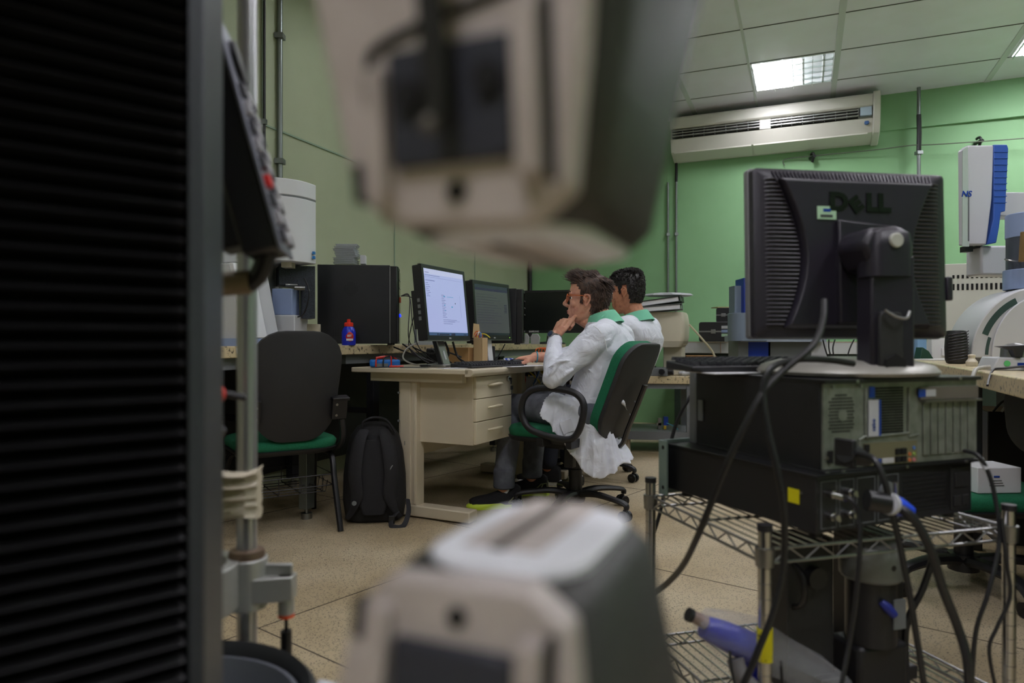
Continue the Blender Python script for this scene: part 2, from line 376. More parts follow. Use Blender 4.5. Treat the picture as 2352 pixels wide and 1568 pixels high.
def grip(up):
    rz = math.radians(-23); fl = 1 if up else -1
    zt = .915 if up else .776
    M = Matrix.Translation((-.018, .285, zt)) @ Matrix.Rotation(rz, 4, 'Z')
    def ring(h, ins): # plan outline at distance h from the tip
        w = .088+.36*h-2*ins; dp = .135+.2*h-2*ins
        c = (0.0+.012, (.135+.0*h)/2+.0)
        return [M @ V((x, y, fl*h)) for x, y in rr2((.004, .062), w+.007, dp, max(.004, .030-ins*.5), 5)]
    b = MB().loft([ring(0, .016), ring(.004, .006), ring(.012, 0), ring(.06, 0), ring(.13, -.002), ring(.24, -.004)])
    g = part('upper_grip' if up else 'lower_grip', b, M_dshell, um, smooth=50)
    yf = -.007
    def FP(pts, a, bb): # front plate polygon in (x,h)
        m = MB(); m.loft([[M @ V((x, a-.1*h, fl*h)) for x, h in pts], [M @ V((x, bb-.1*h, fl*h)) for x, h in pts]]); return m
    part('front_plate', FP([(-.032, .003), (.030, .0), (.047, .012), (.076, .24), (-.086, .24), (-.052, .045), (-.047, .02)], yf-.005, yf+.012), M_gshade, g, bevel=.002)
    part('tip_plate', MB().loft([[M @ V((x, y, fl*hh)) for x, y in rr2((.006, .062), .074, .115, .026, 5)] for hh in (-.0012, .006)]), M_gtop, g, bevel=.001)
    part('jaw_slot', MB().loft([[M @ V((x, y, fl*hh)) for x, y in ((-.018, .03), (.020, .03), (.020, .124), (-.018, .124))] for hh in (-.002, .003)]), M_gshade, g)
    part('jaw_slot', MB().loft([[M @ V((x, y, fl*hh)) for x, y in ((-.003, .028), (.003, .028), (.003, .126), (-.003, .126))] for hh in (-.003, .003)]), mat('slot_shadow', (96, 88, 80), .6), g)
    def bxl(x0, x1, h0, h1, y0, y1, m, nm):
        return part(nm, MB().loft([[M @ V((x, y-.1*h, fl*h)) for x, h in ((x0, h0), (x1, h0), (x1, h1), (x0, h1))] for y in (y0, y1)]), m, g, bevel=.001)
    bxl(-.024, .028, .024, .068, yf-.010, yf, M_dblk, 'jaw_block')
    bxl(-.033, -.026, .012, .062, yf-.013, yf, M_gshade, 'guide_bar'); bxl(.030, .039, .016, .078, yf-.014, yf, M_gshade, 'guide_bar')
    bxl(.0395, .0435, .014, .08, yf-.0075, yf, M_hole, 'groove'); bxl(-.045, -.041, .012, .028, yf-.0075, yf, M_hole, 'groove')
    gr = [(-.036, .050), (-.035, .064), (-.026, .074), (.036, .086)]
    part('groove', MB().tube([M @ V((x, yf-.0055-.1*h, fl*h)) for x, h in gr], .0022, 8, sm=4), M_hole, g)
    for x, h in ((.002, .0135),): part('bore', MB().cyl(M @ V((x, yf-.0078, fl*h)), M @ V((x, yf+.001, fl*h)), .0042, n=16), M_hole, g)
    for x, h in ((-.014, .050), (.020, .052)): part('bolt', MB().cyl(M @ V((x, yf-.0185, fl*h)), M @ V((x, yf-.012, fl*h)), .006, n=14), M_hole, g)
    if up:
        part('clamp_rod', MB().cyl(M @ V((.003, -.03, .036)), M @ V((-.001, -.055, .24)), .0052, n=14), mat('dark_rod', (30, 29, 28), .5), g)
        part('rod_tip', MB().sph(M @ V((.001, -.034, .034)), .0035), mat('rod_tip_metal', (110, 106, 100), .4, .5), g)
    else:
        part('clamp_rod', MB().cyl(M @ V((-.006, -.03, -.056)), M @ V((-.024, -.042, -.078)), .0062, .004, n=14), mat('grey_lever', (140, 138, 134), .5, .3), g)
    part('stem', MB().cyl(M @ V((.005, .06, fl*.2)), M @ V((.005, .06, fl*(.645 if up else .32))), .03), M_steel, g)
    return g
grip(True); grip(False)
# ---------------- second machine: chrome guide column, ring bracket, tub, keypad ----------------
dm = thing('drop_tester', 'impact tester with a chrome guide column, ring bracket and round tub at lower left', 'testing machine', (0, 0, 0))
px_, py_ = -.4185, 1.1
part('guide_column', MB().cyl((px_, py_, .02), (px_, py_, 2.4), .0155, n=28), mat('bright_chrome', (176, 176, 180), .3, .75), dm)
part('guide_column', MB().cyl((px_-.30, py_+.12, .02), (px_-.30, py_+.12, 2.4), .0155, n=28), M_steel, dm)
part('top_crosshead', MB().bx((px_-.42, py_-.08, 2.3), (px_+.12, py_+.2, 2.4)), M_alu, dm, bevel=.006)
part('floor_plate', MB().bx((px_-.5, py_-.5, 0), (px_+.12, py_+.22, .04)), M_alu, dm, bevel=.004)
br = MB(); zc = .532; zb = .452
rc = V((px_-.085, py_-.045, 0)); n = 30      # ring
rg = []
for r, zz in ((.085, zb+.01), (.085, zc), (.066, zc), (.066, zb+.01)): rg.append([rc+V((r*math.cos(6.2832*i/n), r*math.sin(6.2832*i/n), zz)) for i in range(n)])
br.loft(rg, loop=True)
br.cyl((px_, py_, zb), (px_, py_, zc-.002), .032, n=28)
br.prism([(px_-.01, py_-.034), (px_+.075, py_-.012), (px_+.075, py_+.014), (px_-.01, py_+.03)], zb+.012, zc-.03)
br.prism([(px_-.01, py_-.006), (px_+.072, py_-.004), (px_+.072, py_+.004), (px_-.01, py_+.006)], zc-.032, zc-.012)
part('ring_bracket', br, M_alu, dm, bevel=.002)
part('collar', MB().lathe([(.017, 0), (.026, 0), (.028, .006), (.026, .014), (.017, .016)], (px_, py_, zc-.004), 24), mat('rusty_collar', (128, 108, 92), .5, .7), dm)
part('end_socket', MB().cyl((px_+.062, py_, zb-.012), (px_+.062, py_, zc-.03), .0125, n=16), M_alu, dm)
part('orange_ring', MB().cyl((px_+.062, py_, zb-.016), (px_+.062, py_, zb-.011), .0128, n=16), mat('orange_ring', (225, 80, 30), .5), dm)
part('damper', MB().cyl((px_+.062, py_, zb-.04), (px_+.062, py_, zb-.016), .003, n=8).cyl((px_+.062, py_, .05), (px_+.062, py_, zb-.038), .0088, n=16), M_blk2, dm)
tub = MB().lathe([(.14, .05), (.186, .08), (.190, .41), (.181, .42), (.174, .41), (.172, .33), (.05, .29)], (-.44, .87, 0), 48)
tb = part('tub', tub, mat('tub_rubber', (44, 46, 50), .5), dm)
part('tub_lining', MB().lathe([(.1715, .335), (.1685, .402), (.163, .402), (.150, .35), (.09, .342)], (-.44, .87, 0), 48), mat('tub_lining', (120, 124, 134), .4, .4), tb)
part('inner_ring', MB().lathe([(.09, .342), (.09, .375), (.106, .382), (.110, .375), (.106, .342)], (-.44, .87, 0), 40), M_alu, tb)
part('latch', MB().prism([(-.262, .88), (-.232, .885), (-.225, .93), (-.262, .945)], .36, .415), M_lgray, tb, bevel=.004)
M_film = mat('clear_film', (205, 198, 180), .35, alpha=.42)
fm = MB(); path = [(px_-.10, py_-.02), (px_-.07, py_-.028), (px_-.04, py_-.022), (px_-.015, py_-.024), (px_+.004, py_-.021), (px_+.018, py_-.010), (px_+.020, py_+.006)]
for side in (0,):
    rows = []
    for i, (x, y) in enumerate(path):
        col = []
        for jx in range(13):
            t = jx/12; w_ = .016*math.sin(jx*1.9+i*.7)*(.35 if i > 3 else 1)
            col.append(V((x, y+w_*.5-.004*math.cos(jx*2.3), .595+.075*t-(.012 if i < 2 else 0)*(1-t)+.006*math.sin(i*1.3)*(t-.5))))
        rows.append(col+[p+V((.001, .0025, 0)) for p in reversed(col)])
    fm.loft(rows)
solo('plastic_film', 'crumpled beige plastic film wound around the chrome column above the ring bracket', 'plastic film', fm, mat('crumpled_film', (204, 194, 172), .4, alpha=.85))
fm = MB()
for k in range(6):
    zz = 1.165+.010*k; fm.tube([(px_+.0185*math.cos(a*.524), py_+.0185*math.sin(a*.524), zz+.006*math.sin(a*.9+k)) for a in range(12)], .0042, 6, loop=True, flat=.5)
solo('plastic_tape', 'clear plastic tape wound around the chrome column beside the keypad', 'tape', fm, mat('tape_clear', (190, 190, 184), .25, alpha=.6))
kp = thing('control_panel', 'dark tilted keypad with rows of buttons on an arm beside the chrome column', 'control panel', W(548, 340, .85), rot=(0, math.radians(-15), math.radians(10)))
part('housing', MB().prism([(-.05, -.135), (.05, -.135), (.05, .13), (-.05, .14)], -.022, .020, 'x').prism([(-.03, -.12), (.03, -.12), (.03, .02)], -.05, -.02, 'x'), mat('keypad_black', (26, 26, 30), .4), kp, bevel=.004)
part('front_plate', MB().bx((.019, -.052, -.14), (.023, .052, .145)), mat('keypad_face', (120, 122, 136), .4, .3), kp, bevel=.001)
part('dial', MB().cyl((.022, 0, .10), (.030, 0, .10), .026), M_blk, kp)
for i in range(9):
    for jx in range(3):
        zz = .055-.022*i; red = (i == 5 and jx == 0)
        part('button', MB().box((.026, -.03+.028*jx, zz), (.008, .018, .014)), mat('button_red', (230, 50, 50), .4) if red else (mat('button_light', (190, 188, 196), .4) if (i+jx) % 2 else mat('button_grey', (96, 96, 104), .4)), kp, bevel=.001)
part('arm', MB().tube([(-.0, .0, -.13), (-.03, .01, -.16), (-.10, .02, -.15), (-.16, .03, -.15)], .012, 10, sm=4), M_blk, kp)
part('cable_gland', MB().cyl((-.03, .01, -.16), (-.07, .015, -.152), .015, n=12), mat('tan_gland', (150, 130, 104), .5), kp)
kn = thing('red_knob', 'blurred red knob on a black lever at the edge of the pleated column', 'knob', W(484, 905, .95))
part('knob', MB().sph((0, 0, 0), (.02, .02, .017)), M_red, kn); part('lever', MB().tube([(.0, 0.02, 0), (.015, .03, -.003), (.032, .04, -.008)], .005, 8), M_blk, kn)
part('bracket', MB().prism([(-.05, -.02), (.0, -.025), (.018, -.05), (.0, -.09), (-.05, -.10)], -.01, .01, 'y'), M_blk, kn)
# ---------------- benches along the olive wall ----------------
def bench(label, s0, s1, t0, t1, z, legs, shelf=None, th=.05, leg_m=None, nm='granite_bench', back=True):
    o = thing(nm, label, 'workbench', R(s0, t1, 0), -TH); w = s1-s0; l = t1-t0
    part('worktop', MB().bx((0, 0, z-th), (w, l, z)), M_granite, o, bevel=.004)
    part('front_rail', MB().bx((w-.07, .03, z-th-.05), (w-.03, l-.03, z-th)), M_gray, o)
    part('rear_rail', MB().bx((.03, .03, z-th-.05), (.07, l-.03, z-th)), M_gray, o)
    for i, (t, m) in enumerate(legs):
        y = t1-t
        for x in (w-.055, .05):
            g = part('leg', MB().bx((x-.024, y-.03, .05), (x+.024, y+.03, z-th)), m, o, bevel=.002)
            part('levelling_foot', MB().cyl((x, y, 0), (x, y, .028), .027).cyl((x, y, .028), (x, y, .05), .009), M_steel, g)
        part('cross_rail', MB().bx((.07, y-.015, .46), (w-.08, y+.015, .49)), M_blk2, o)
    if shelf: part('shelf', MB().bx((.02, .04, shelf-.03), (w-.02, l-.04, shelf)), M_gray, o, bevel=.002)
    if back: part('back_panel', MB().bx((.0, .02, .1), (.012, l-.02, z-th)), M_shell, o)
    return o
M_dleg = mat('dark_leg', (42, 44, 50), .4, .3)
bench('granite bench along the olive wall with a grey steel leg, under the furnace equipment', .02, .72, 4.42, 7.4, .85, [(4.68, M_galv), (7.2, M_galv)])
bench('granite bench along the olive wall carrying the two black computer towers', .02, .70, .75, 4.40, .85, [(4.08, M_dleg), (2.4, M_dleg), (1.0, M_dleg)])
# large grey instrument with a sheet of paper on its side
ia = thing('laboratory_analyser', 'large grey laboratory analyser with a taped data sheet and a slanted white front', 'lab instrument', R(.0, 5.08, .85), -TH)
x0 = .06; x1 = .62
part('casing', MB().prism([(x0, .0), (x1+.03, 0), (x1-.055, .37), (x0, .37)], 0.0, .235, 'y'), M_lgray, ia, bevel=.006)
part('plinth', MB().bx((x0-.01, -.012, 0), (x1+.05, .24, .034)), M_bluegray, ia)
part('front_door', MB().prism([(x1+.03, .036), (x1+.055, .036), (x1-.028, .37), (x1-.055, .37)], -.004, .12, 'y'), M_white, ia, bevel=.004)
def fd(h, o=.057): return x1+o-(h-.036)*.25
part('door_trim', MB().prism([(fd(.30), .30), (fd(.34), .34), (fd(.34)+.002, .34), (fd(.30)+.002, .30)], .012, .10, 'y'), M_bluegray, ia)
part('display', MB().prism([(fd(.262), .262), (fd(.285), .285), (fd(.285)+.002, .285), (fd(.262)+.002, .262)], .02, .10, 'y'), mat('lcd_green', (52, 84, 84), .2), ia)
part('knob', MB().cyl((fd(.235), .085, .235), (fd(.235)+.008, .085, .237), .005, n=12), M_steel, ia)
ps = part('data_sheet', MB().bx((.10, -.003, .115), (.50, -.001, .335)), M_paper, ia)
ln = MB()
for k in range(17): ln.bx((.115, -.0038, .135+.009*k), (.485, -.003, .1356+.009*k))
for x in (.115, .21, .31, .40, .485): ln.bx((x, -.0038, .135), (x+.0008, -.003, .2996))
part('table_lines', ln, mat('print_grey', (96, 96, 100), .6), ps)
text('heading', 'FICHA DE MANUTENÇÃO CORRETIVA', .0115, mat('print_dark', (50, 50, 54), .6), ps, face_y(.33, -.0035, .312))
text('logo_print', 'AV', .024, mat('print_dark', (50, 50, 54), .6), ps, face_y(.16, -.0035, .306), shear=.4)
part('access_panel', MB().bx((.30, -.0025, .042), (.30, -.0012, .098)).bx((.30, -.0025, .042), (.50, -.0012, .0425)).bx((.30, -.0025, .098), (.50, -.0012, .0985)).bx((.2995, -.0025, .042), (.3005, -.0012, .098)).bx((.4995, -.0025, .042), (.5005, -.0012, .098)), M_blk, ia)
part('sticker', MB().prism([(fd(.045), .045), (fd(.065), .065), (fd(.065)+.0015, .065), (fd(.045)+.0015, .045)], .015, .05, 'y'), mat('sticker_mixed', (150, 120, 140), .5, noise=(260, (50, 60, 90), .45, .55)), ia)
solo('paper_scrap', 'torn white paper scrap hanging on the granite edge behind the chrome column', 'paper', MB().prism([(0, 0), (.03, -.004), (.038, -.014), (.012, -.026), (.004, -.022)], 0, .001, 'x'), M_paper, R(.7215, 5.20, .842), -TH)
# furnace head on a stand with perforated frame
fh = thing('thermal_furnace', 'tall white curved furnace head over a perforated dark frame and blue box', 'lab instrument', (-1.12, 3.42, .85))
o2 = V((-1.12, 3.42, .85))
A = [V((-1.42, 3.42, 0)), V((-1.125, 3.30, 0))]; B1 = V((-.979, 3.48, 0)); arc = []
for k in range(13):
    t = k/12; p = A[1].lerp(B1, t); p += V((.78, -.62, 0))*.030*math.sin(math.pi*t); arc.append(p)
plan = [(p.x-o2.x, p.y-o2.y) for p in [A[0]]+arc+[V((-1.25, 3.68, 0)), V((-1.5, 3.6, 0))]]
part('head', MB().prism(plan, .405, .715), M_white, fh, bevel=.004)
pl2 = [(x*1.0, y) for x, y in plan]
part('head_lid', MB().prism(pl2, .722, .80), M_white, fh, bevel=.004)
part('lid_gap', MB().prism([(x*.99, y*.99+.001) for x, y in plan], .71, .725), M_gray, fh)
for zz in (.435, .458):
    c = arc[11]-o2; part('switch', MB().box((c.x+.004, c.y-.01, zz), (.011, .02, .014), Matrix.Identity(4)), mat('switch_blue', (40, 120, 190), .3), fh, bevel=.001)
M_mesh = mat('perforated_metal', (62, 66, 78), .4, .3, noise=(420, (20, 20, 24), .5, .55))
lf = [(0, .395), (.175, .40), (.175, .135), (.11, .135), (.11, .29), (0, .30)]
part('perforated_frame', MB().prism([(x-.02+0, z) for x, z in lf], .03, .17, 'y', Matrix.Rotation(math.radians(25), 4, 'Z')), M_mesh, fh, bevel=.002)
part('neck', MB().bx((-.0, -.04, .38), (.05, .02, .408)), M_beige, fh); 
part('blue_box', MB().bx((-.06, .0, .15), (.04, .12, .28)), M_bluegray, fh, bevel=.005)
part('support_column', MB().bx((-.26, .02, 0), (-.09, .2, .42)), M_lgray, fh, bevel=.005)
part('valve', MB().cyl((.045, .02, .285), (.09, .04, .285), .012).cyl((.0, .02, .30), (.05, .05, .30), .008), M_steel, fh)
part('base', MB().bx((-.24, -.02, 0), (.06, .2, .15)), M_lgray, fh, bevel=.006)
part('rear_grille', MB().bx((.02, .18, 0), (.12, .22, .11)), M_beige, fh)
part('hose', MB().tube([(.1, .0, .33), (.13, -.02, .26), (.1, .0, .16), (.05, .03, .14)], .004, 8, sm=4), M_cab, fh)
# computer towers
def tower(label, loc, rz, w=.20, l=.42, h=.45, silver=True, group=None):
    o = thing('computer_tower', label, 'computer', loc, rz, group)      # local +x = front
    part('casing', MB().bx((0, 0, .008), (l-.045, w, h)), mat('tower_black', (24, 25, 30), .38, bump=(900, .1)), o, bevel=.003)
    fp = part('front_panel', MB().prism([(l-.045, 0), (l-.008, .0), (l, .02), (l, w-.02), (l-.008, w), (l-.045, w)], .008, h-.005), M_blk2, o, bevel=.003)
    part('bezel_gloss', MB().bx((l-.001, .03, .02), (l+.004, w-.03, h-.03)), mat('gloss_black', (10, 10, 12), .12), fp)
    if silver: part('silver_seam', MB().bx((l-.047, -.0015, .01), (l-.043, 0, h-.01)), M_steel, fp)
    for k in range(3): part('drive_slot', MB().bx((l+.002, .045, h-.08-.045*k), (l+.006, w-.045, h-.076-.045*k)), M_gray, fp)
    vt = MB()
    for i in range(9):
        for jx in range(9):
            if (i-4)**2+(jx-4)**2 < 18: vt.box((l*.33+i*.009, -.0004, h*.62+jx*.009), (.004, .001, .004))
    for i in range(16):
        for jx in range(7): vt.box((l*.2+i*.009, -.0004, h*.12+jx*.009), (.003, .001, .003))
    part('side_vents', vt, M_hole, o)
    for x in (.03, l-.06): part('foot', MB().bx((x, .01, 0), (x+.03, .03, .009)).bx((x, w-.03, 0), (x+.03, w-.01, .009)), M_blk, o)
    return o
tp = W(729, 795, 3.84); tp.z = .85
to = tower('large black computer tower beside the blue water bottle, its side facing the room', tp, math.radians(6), w=.2, l=.44, h=.445)
for y, z, m in ((.06, .17, 'led_blue'), (.10, .165, 'led_blue')): part('power_led', MB().sph((.446, y, z), .006), mat('led_blue', (20, 40, 255), .3, emit=3), to)
part('port_cover', MB().bx((.443, .05, .24), (.452, .09, .27)), mat('orange_part', (150, 60, 20), .5), to)
fx_ = to.matrix_basis @ V((.45, .1, .28))
for i, (e, mid) in enumerate(((W(1000, 832, 3.8), W(955, 700, 3.9)), (W(985, 826, 3.85), W(938, 770, 3.9)), (W(1010, 838, 3.75), W(948, 745, 3.95)))):
    cable(['thin black cable looping out of the front of the big tower, highest loop', 'thin black cable hanging from the front of the big tower, straightest one', 'thin black cable from the tower front crossing the other two'][i], [fx_, fx_+V((.05, 0, -.004)), mid, W(940+12*i, 800, 3.95), e], .0028)
bt = thing('water_bottle', 'small blue squeeze bottle with a red cap standing before the black tower', 'bottle', R(.64, tleft(801)+.0, .85)); p = W(801, 792, 3.72); bt.location = (p.x, p.y, .85)
part('bottle_body', MB().lathe([(.0, .0), (.034, .0), (.037, .006), (.037, .07), (.030, .09), (.022, .1), (.022, .106), (.0, .106)], n=28), mat('bottle_blue', (18, 40, 190), .3), bt, smooth=50)
part('cap', MB().lathe([(.0, .1), (.024, .1), (.024, .118), (.020, .121), (.010, .122), (.009, .138), (.0, .14)], n=24), mat('cap_red', (225, 50, 30), .35), bt, smooth=40)
lbm = part('badge', MB().sph((.012, -.0345, .045), (.022, .004, .026)), M_red, bt); part('badge_band', MB().box((.014, -.0378, .03), (.036, .003, .011)), M_paper, bt)
text('badge_text', 'EST', .015, M_paper, bt, Matrix.Translation((.013, -.0395, .045)) @ Matrix.Rotation(math.radians(90), 4, 'X'), bold=.0006)
M_clear = mat('clear_plastic', (205, 210, 220), .15, alpha=.45)
for k in range(9):
    solo('petri_box', 'clear plastic sample box in the stack on top of the big black tower', 'sample box', MB().rrect((0, 0), .12-.002*(k % 3), .10, .008, 0, .011, 'z').bx((-.062, -.052, .009), (.062, .052, .0115)), M_clear, W(793+rnd(-3, 3), 606, 3.92)+V((0, .04, .0125*k)), rnd(-.1, .1), group='clear sample boxes stacked on the big black tower', bevel=.001)
solo('small_white_box', 'small frosted white box beside the clear box stack on the tower', 'box', MB().bx((-.014, -.03, 0), (.016, .03, .05)), M_white, W(826, 606, 3.95)+V((.014, .03, 0)), .1, bevel=.002)
tp2 = W(1072, 803, 4.55); tp2.z = .85
t2 = tower('black computer tower behind the dark screen monitor', tp2, math.radians(-4), l=.37, h=.365, silver=False)
# wide monitor
def monitor(label, loc, rz, w, h, z0, tilt, bez, scr_m, silver=False, th=.045, group=None, stand='neck', nm='computer_monitor', back_m=None):
    o = thing(nm, label, 'monitor', loc, rz, group)          # local -y = screen side, z0 = bottom of the panel above the base
    T = Matrix.Translation((0, 0, z0)) @ Matrix.Rotation(tilt, 4, 'X')
    part('housing', MB().rrect((0, h/2), w, h, .008, 0, th, 'y', T).rrect((0, h/2), w*.7, h*.6, .02, th-.001, th+.02, 'y', T), back_m or M_blk, o, bevel=.002)
    f = MB().bx((-w/2, -.004, 0), (w/2, .001, bez*1.3), T).bx((-w/2, -.004, h-bez), (w/2, .001, h), T).bx((-w/2, -.004, bez), (-w/2+bez, .001, h-bez), T).bx((w/2-bez, -.004, bez), (w/2, .001, h-bez), T)
    part('bezel', f, M_blk2, o)
    s = part('screen', MB().bx((-w/2+bez, -.0015, bez*1.3), (w/2-bez, .0005, h-bez), T), scr_m, o)
    if silver:
        part('silver_rim', MB().bx((-w/2-.002, .0, -.004), (w/2+.002, .016, 0), T).bx((-w/2-.002, 0, h), (w/2+.002, .016, h+.003), T), M_steel, o)
    return o, T, s
m3, T3, s3 = monitor('wide black monitor switched off on the bench behind the seated men', R(.48, 1.7, .85), math.radians(-14), .64, .325, .085, 0, .016, mat('screen_off', (20, 24, 22), .25))
m3.location = W(1262, 784, 5.3); m3.location.z = .85
part('stand', MB().lathe([(.0, 0), (.12, 0), (.11, .012), (.03, .02), (.02, .10), (0, .1)], (0, .03, 0), 28), M_blk, m3)
text('logo', 'SAMSUNG', .017, mat('logo_grey', (190, 190, 190), .5), m3, T3 @ face_y(-.12, -.0045, .006), bold=.0004)
for px in (1204, 1228): solo('audio_speaker', 'small pale speaker peeking out under the wide black monitor, %s' % ('left one' if px == 1204 else 'right one'), 'speaker', MB().prism([(-.03, 0), (.03, 0), (.035, .05), (.02, .075), (-.02, .075), (-.035, .05)], 0, .03, 'y'), mat('speaker_grey', (150, 152, 150), .5), (lambda q: (q.x, q.y-.06, .85))(W(px, 784, 5.1)), -.2, bevel=.003)
solo('small_sticky_note', 'small pale tag stuck to the top corner of the wide black monitor', 'note', MB().bx((-.008, -.001, -.016), (.008, .001, .016)), mat('pale_tag', (150, 160, 130), .6), W(1193, 677, 4.98), -.2)
# acrylic stand, cables on the bench
ac2 = thing('acrylic_stand', 'clear acrylic box with a grey post next to the big black tower', 'stand', (lambda q: (q.x, q.y, .85))(W(955, 790, 4.15)))
part('post', MB().bx((-.008, -.006, 0), (.006, .006, .27)), M_gray, ac2); part('tray', MB().bx((-.06, -.08, 0), (.16, .08, .006)).bx((.0, .075, 0), (.16, .08, .20)), M_clear, ac2)
cable('pale grey cable curling off the granite edge between tower and desk', [W(962, 785, 4.0), W(935, 800, 3.86), W(926, 822, 3.8), W(950, 836, 3.78), W(985, 839, 3.75)], .0045, mat('pale_cable', (160, 158, 150), .5))
for i, (a, bb) in enumerate((((905, 797), (1010, 836)), ((950, 798), (1060, 820)), ((925, 790), (985, 834)), ((990, 800), (1040, 836)))):
    cable(['thick black cable sagging from the bench edge to the desk, leftmost', 'black cable lying in a loop along the granite edge behind the bright monitor', 'thin black cable drooping in front of the granite edge left of the bright monitor', 'black cable hanging behind the stand of the bright monitor'][i],
          [W(a[0], a[1], 3.95), W((a[0]*2+bb[0])/3, a[1]+14, 3.86), W((a[0]+bb[0]*2)/3, bb[1]-12, 3.82), W(bb[0], bb[1], 3.8)], .0045)
# ---------------- beige desk with drawers ----------------
DA = math.radians(-27)
dk = thing('office_desk', 'beige office desk with three drawers at its near end, in front of the seated man', 'desk', (-.192, 3.2, 0), DA)
# local: +y runs away along the sitting side, -x into the desk
part('desktop', MB().prism(rr2((-.35, .72), .70, 1.44, .012), .716, .74), M_cream, dk, bevel=.004)
part('front_edge', MB().prism([(-.0, .706), (.010, .715), (.014, .725), (.012, .737), (0, .741), (-.03, .741), (-.03, .706)], .0, 1.44, 'y'), M_cream, dk, bevel=.002)
part('end_rail', MB().bx((-.62, .06, .672), (-.08, .10, .716)).bx((-.38, .1, .672), (-.32, 1.36, .716)), M_cream, dk)
leg = part('leg', MB().bx((-.46, .08, .05), (-.355, .15, .674)), M_cream, dk, bevel=.004)
part('leg_cover', MB().bx((-.445, .072, .07), (-.385, .08, .67)).bx((-.372, .076, .07), (-.36, .08, .67)), M_cream, leg, bevel=.002)
for z in (.615, .475): part('screw', MB().cyl((-.4585, .079, z), (-.4585, .074, z), .006, n=10), M_gray, leg)
part('foot', MB().bx((-.66, .075, .008), (-.05, .155, .062)), M_cream, dk, bevel=.006)
leg2 = part('leg', MB().bx((-.46, 1.26, .05), (-.355, 1.33, .674)), M_cream, dk, bevel=.004)
part('foot', MB().bx((-.66, 1.25, .008), (-.05, 1.33, .062)), M_cream, dk, bevel=.006)
part('modesty_panel', MB().bx((-.405, .15, .30), (-.390, 1.26, .672)), M_cream, dk)
M_cream2 = mat('cream_drawer', (214, 204, 176), .42)
pd = part('drawer_case', MB().bx((-.40, .115, .372), (-.052, .49, .704)), M_cream, dk, bevel=.002)
for i in range(3):
    z = .376+.1095*i
    dr = part('drawer', MB().bx((-.052, .118, z), (-.036, .488, z+.106)), M_cream2, dk, bevel=.0025)
    part('handle', MB().tube([(-.036, .235, z+.060), (-.018, .25, z+.063), (-.008, .30, z+.066), (-.018, .35, z+.063), (-.036, .365, z+.060)], [.004, .0065, .0075, .0065, .004], 10, sm=4), M_cream2, dr)
    if i == 2:
        part('lock', MB().cyl((-.036, .44, z+.083), (-.024, .44, z+.083), .014, n=18), M_chrome, dr)
        part('keys', MB().sph((-.022, .452, z+.083), (.005, .012, .006)).bx((-.022, .45, z+.055), (-.020, .462, z+.083)).bx((-.024, .452, z+.025), (-.018, .472, z+.045)).bx((-.022, .458, z+.0), (-.020, .464, z+.028)), M_blk, dr)
        part('key_blade', MB().bx((-.0215, .459, z-.004), (-.0195, .464, z+.026)).bx((-.0245, .448, z+.05), (-.0225, .455, z+.078)), M_chrome, dr)
# far desk of the second man: its end panel shows past the drawers
dk2 = thing('office_desk', 'second beige desk standing behind the seated men, its plain end panel showing past the drawers', 'desk', dk.matrix_basis @ V((0, 1.46, 0)), DA)
part('desktop', MB().prism(rr2((-.35, .62), .70, 1.2, .012), .716, .74), M_cream, dk2, bevel=.004)
part('leg', MB().bx((-.12, .03, .0), (-.05, .09, .716)), M_cream, dk2, bevel=.004)
part('leg', MB().bx((-.66, 1.10, .0), (-.05, 1.14, .716)), M_cream, dk2, bevel=.004)
part('back_leg', MB().bx((-.66, .03, .0), (-.60, .09, .716)), M_cream, dk2, bevel=.004)
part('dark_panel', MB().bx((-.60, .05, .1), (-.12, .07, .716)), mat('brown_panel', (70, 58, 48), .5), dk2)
# bright screen
def screen_mat(name, kind, e):
    m = mat(name, (12, 14, 18), .2); nt, b = nodes(m)
    tc = nt.nodes.new('ShaderNodeTexCoord'); sp = nt.nodes.new('ShaderNodeSeparateXYZ'); nt.links.new(tc.outputs['Generated'], sp.inputs[0])
    def step(inp, a, bb):
        r = nt.nodes.new('ShaderNodeMapRange'); r.inputs[1].default_value = a; r.inputs[2].default_value = bb; nt.links.new(inp, r.inputs[0]); return r.outputs[0]
    def mix(f, a, c):
        x = nt.nodes.new('ShaderNodeMix'); x.data_type = 'RGBA'; nt.links.new(f, x.inputs[0])
        for k, v in ((6, a), (7, c)):
            if hasattr(v, 'type'): nt.links.new(v, x.inputs[k])
            else: x.inputs[k].default_value = (lin(v[0]), lin(v[1]), lin(v[2]), 1)
        return x.outputs[2]
    z = sp.outputs[2]
    if kind == 0: c = mix(step(z, .045, .05), (60, 84, 120), (176, 186, 232)); c = mix(step(z, .92, .925), c, (196, 202, 235))
    else: c = mix(step(z, .93, .935), (104, 106, 108), (66, 72, 92)); c = mix(step(z, .86, .865), c, (56, 70, 64)) if 0 else mix(step(z, .045, .05), (40, 48, 60), c)
    nt.links.new(c, b.inputs['Emission Color']); b.inputs['Emission Strength'].default_value = e; return m
m1, T1m, s1 = monitor('bright monitor with a white program window, nearest on the beige desk', (0, 0, .742), 0, .445, .375, .135, math.radians(-6), .018, screen_mat('screen_bright', 0, .78), True, .05)
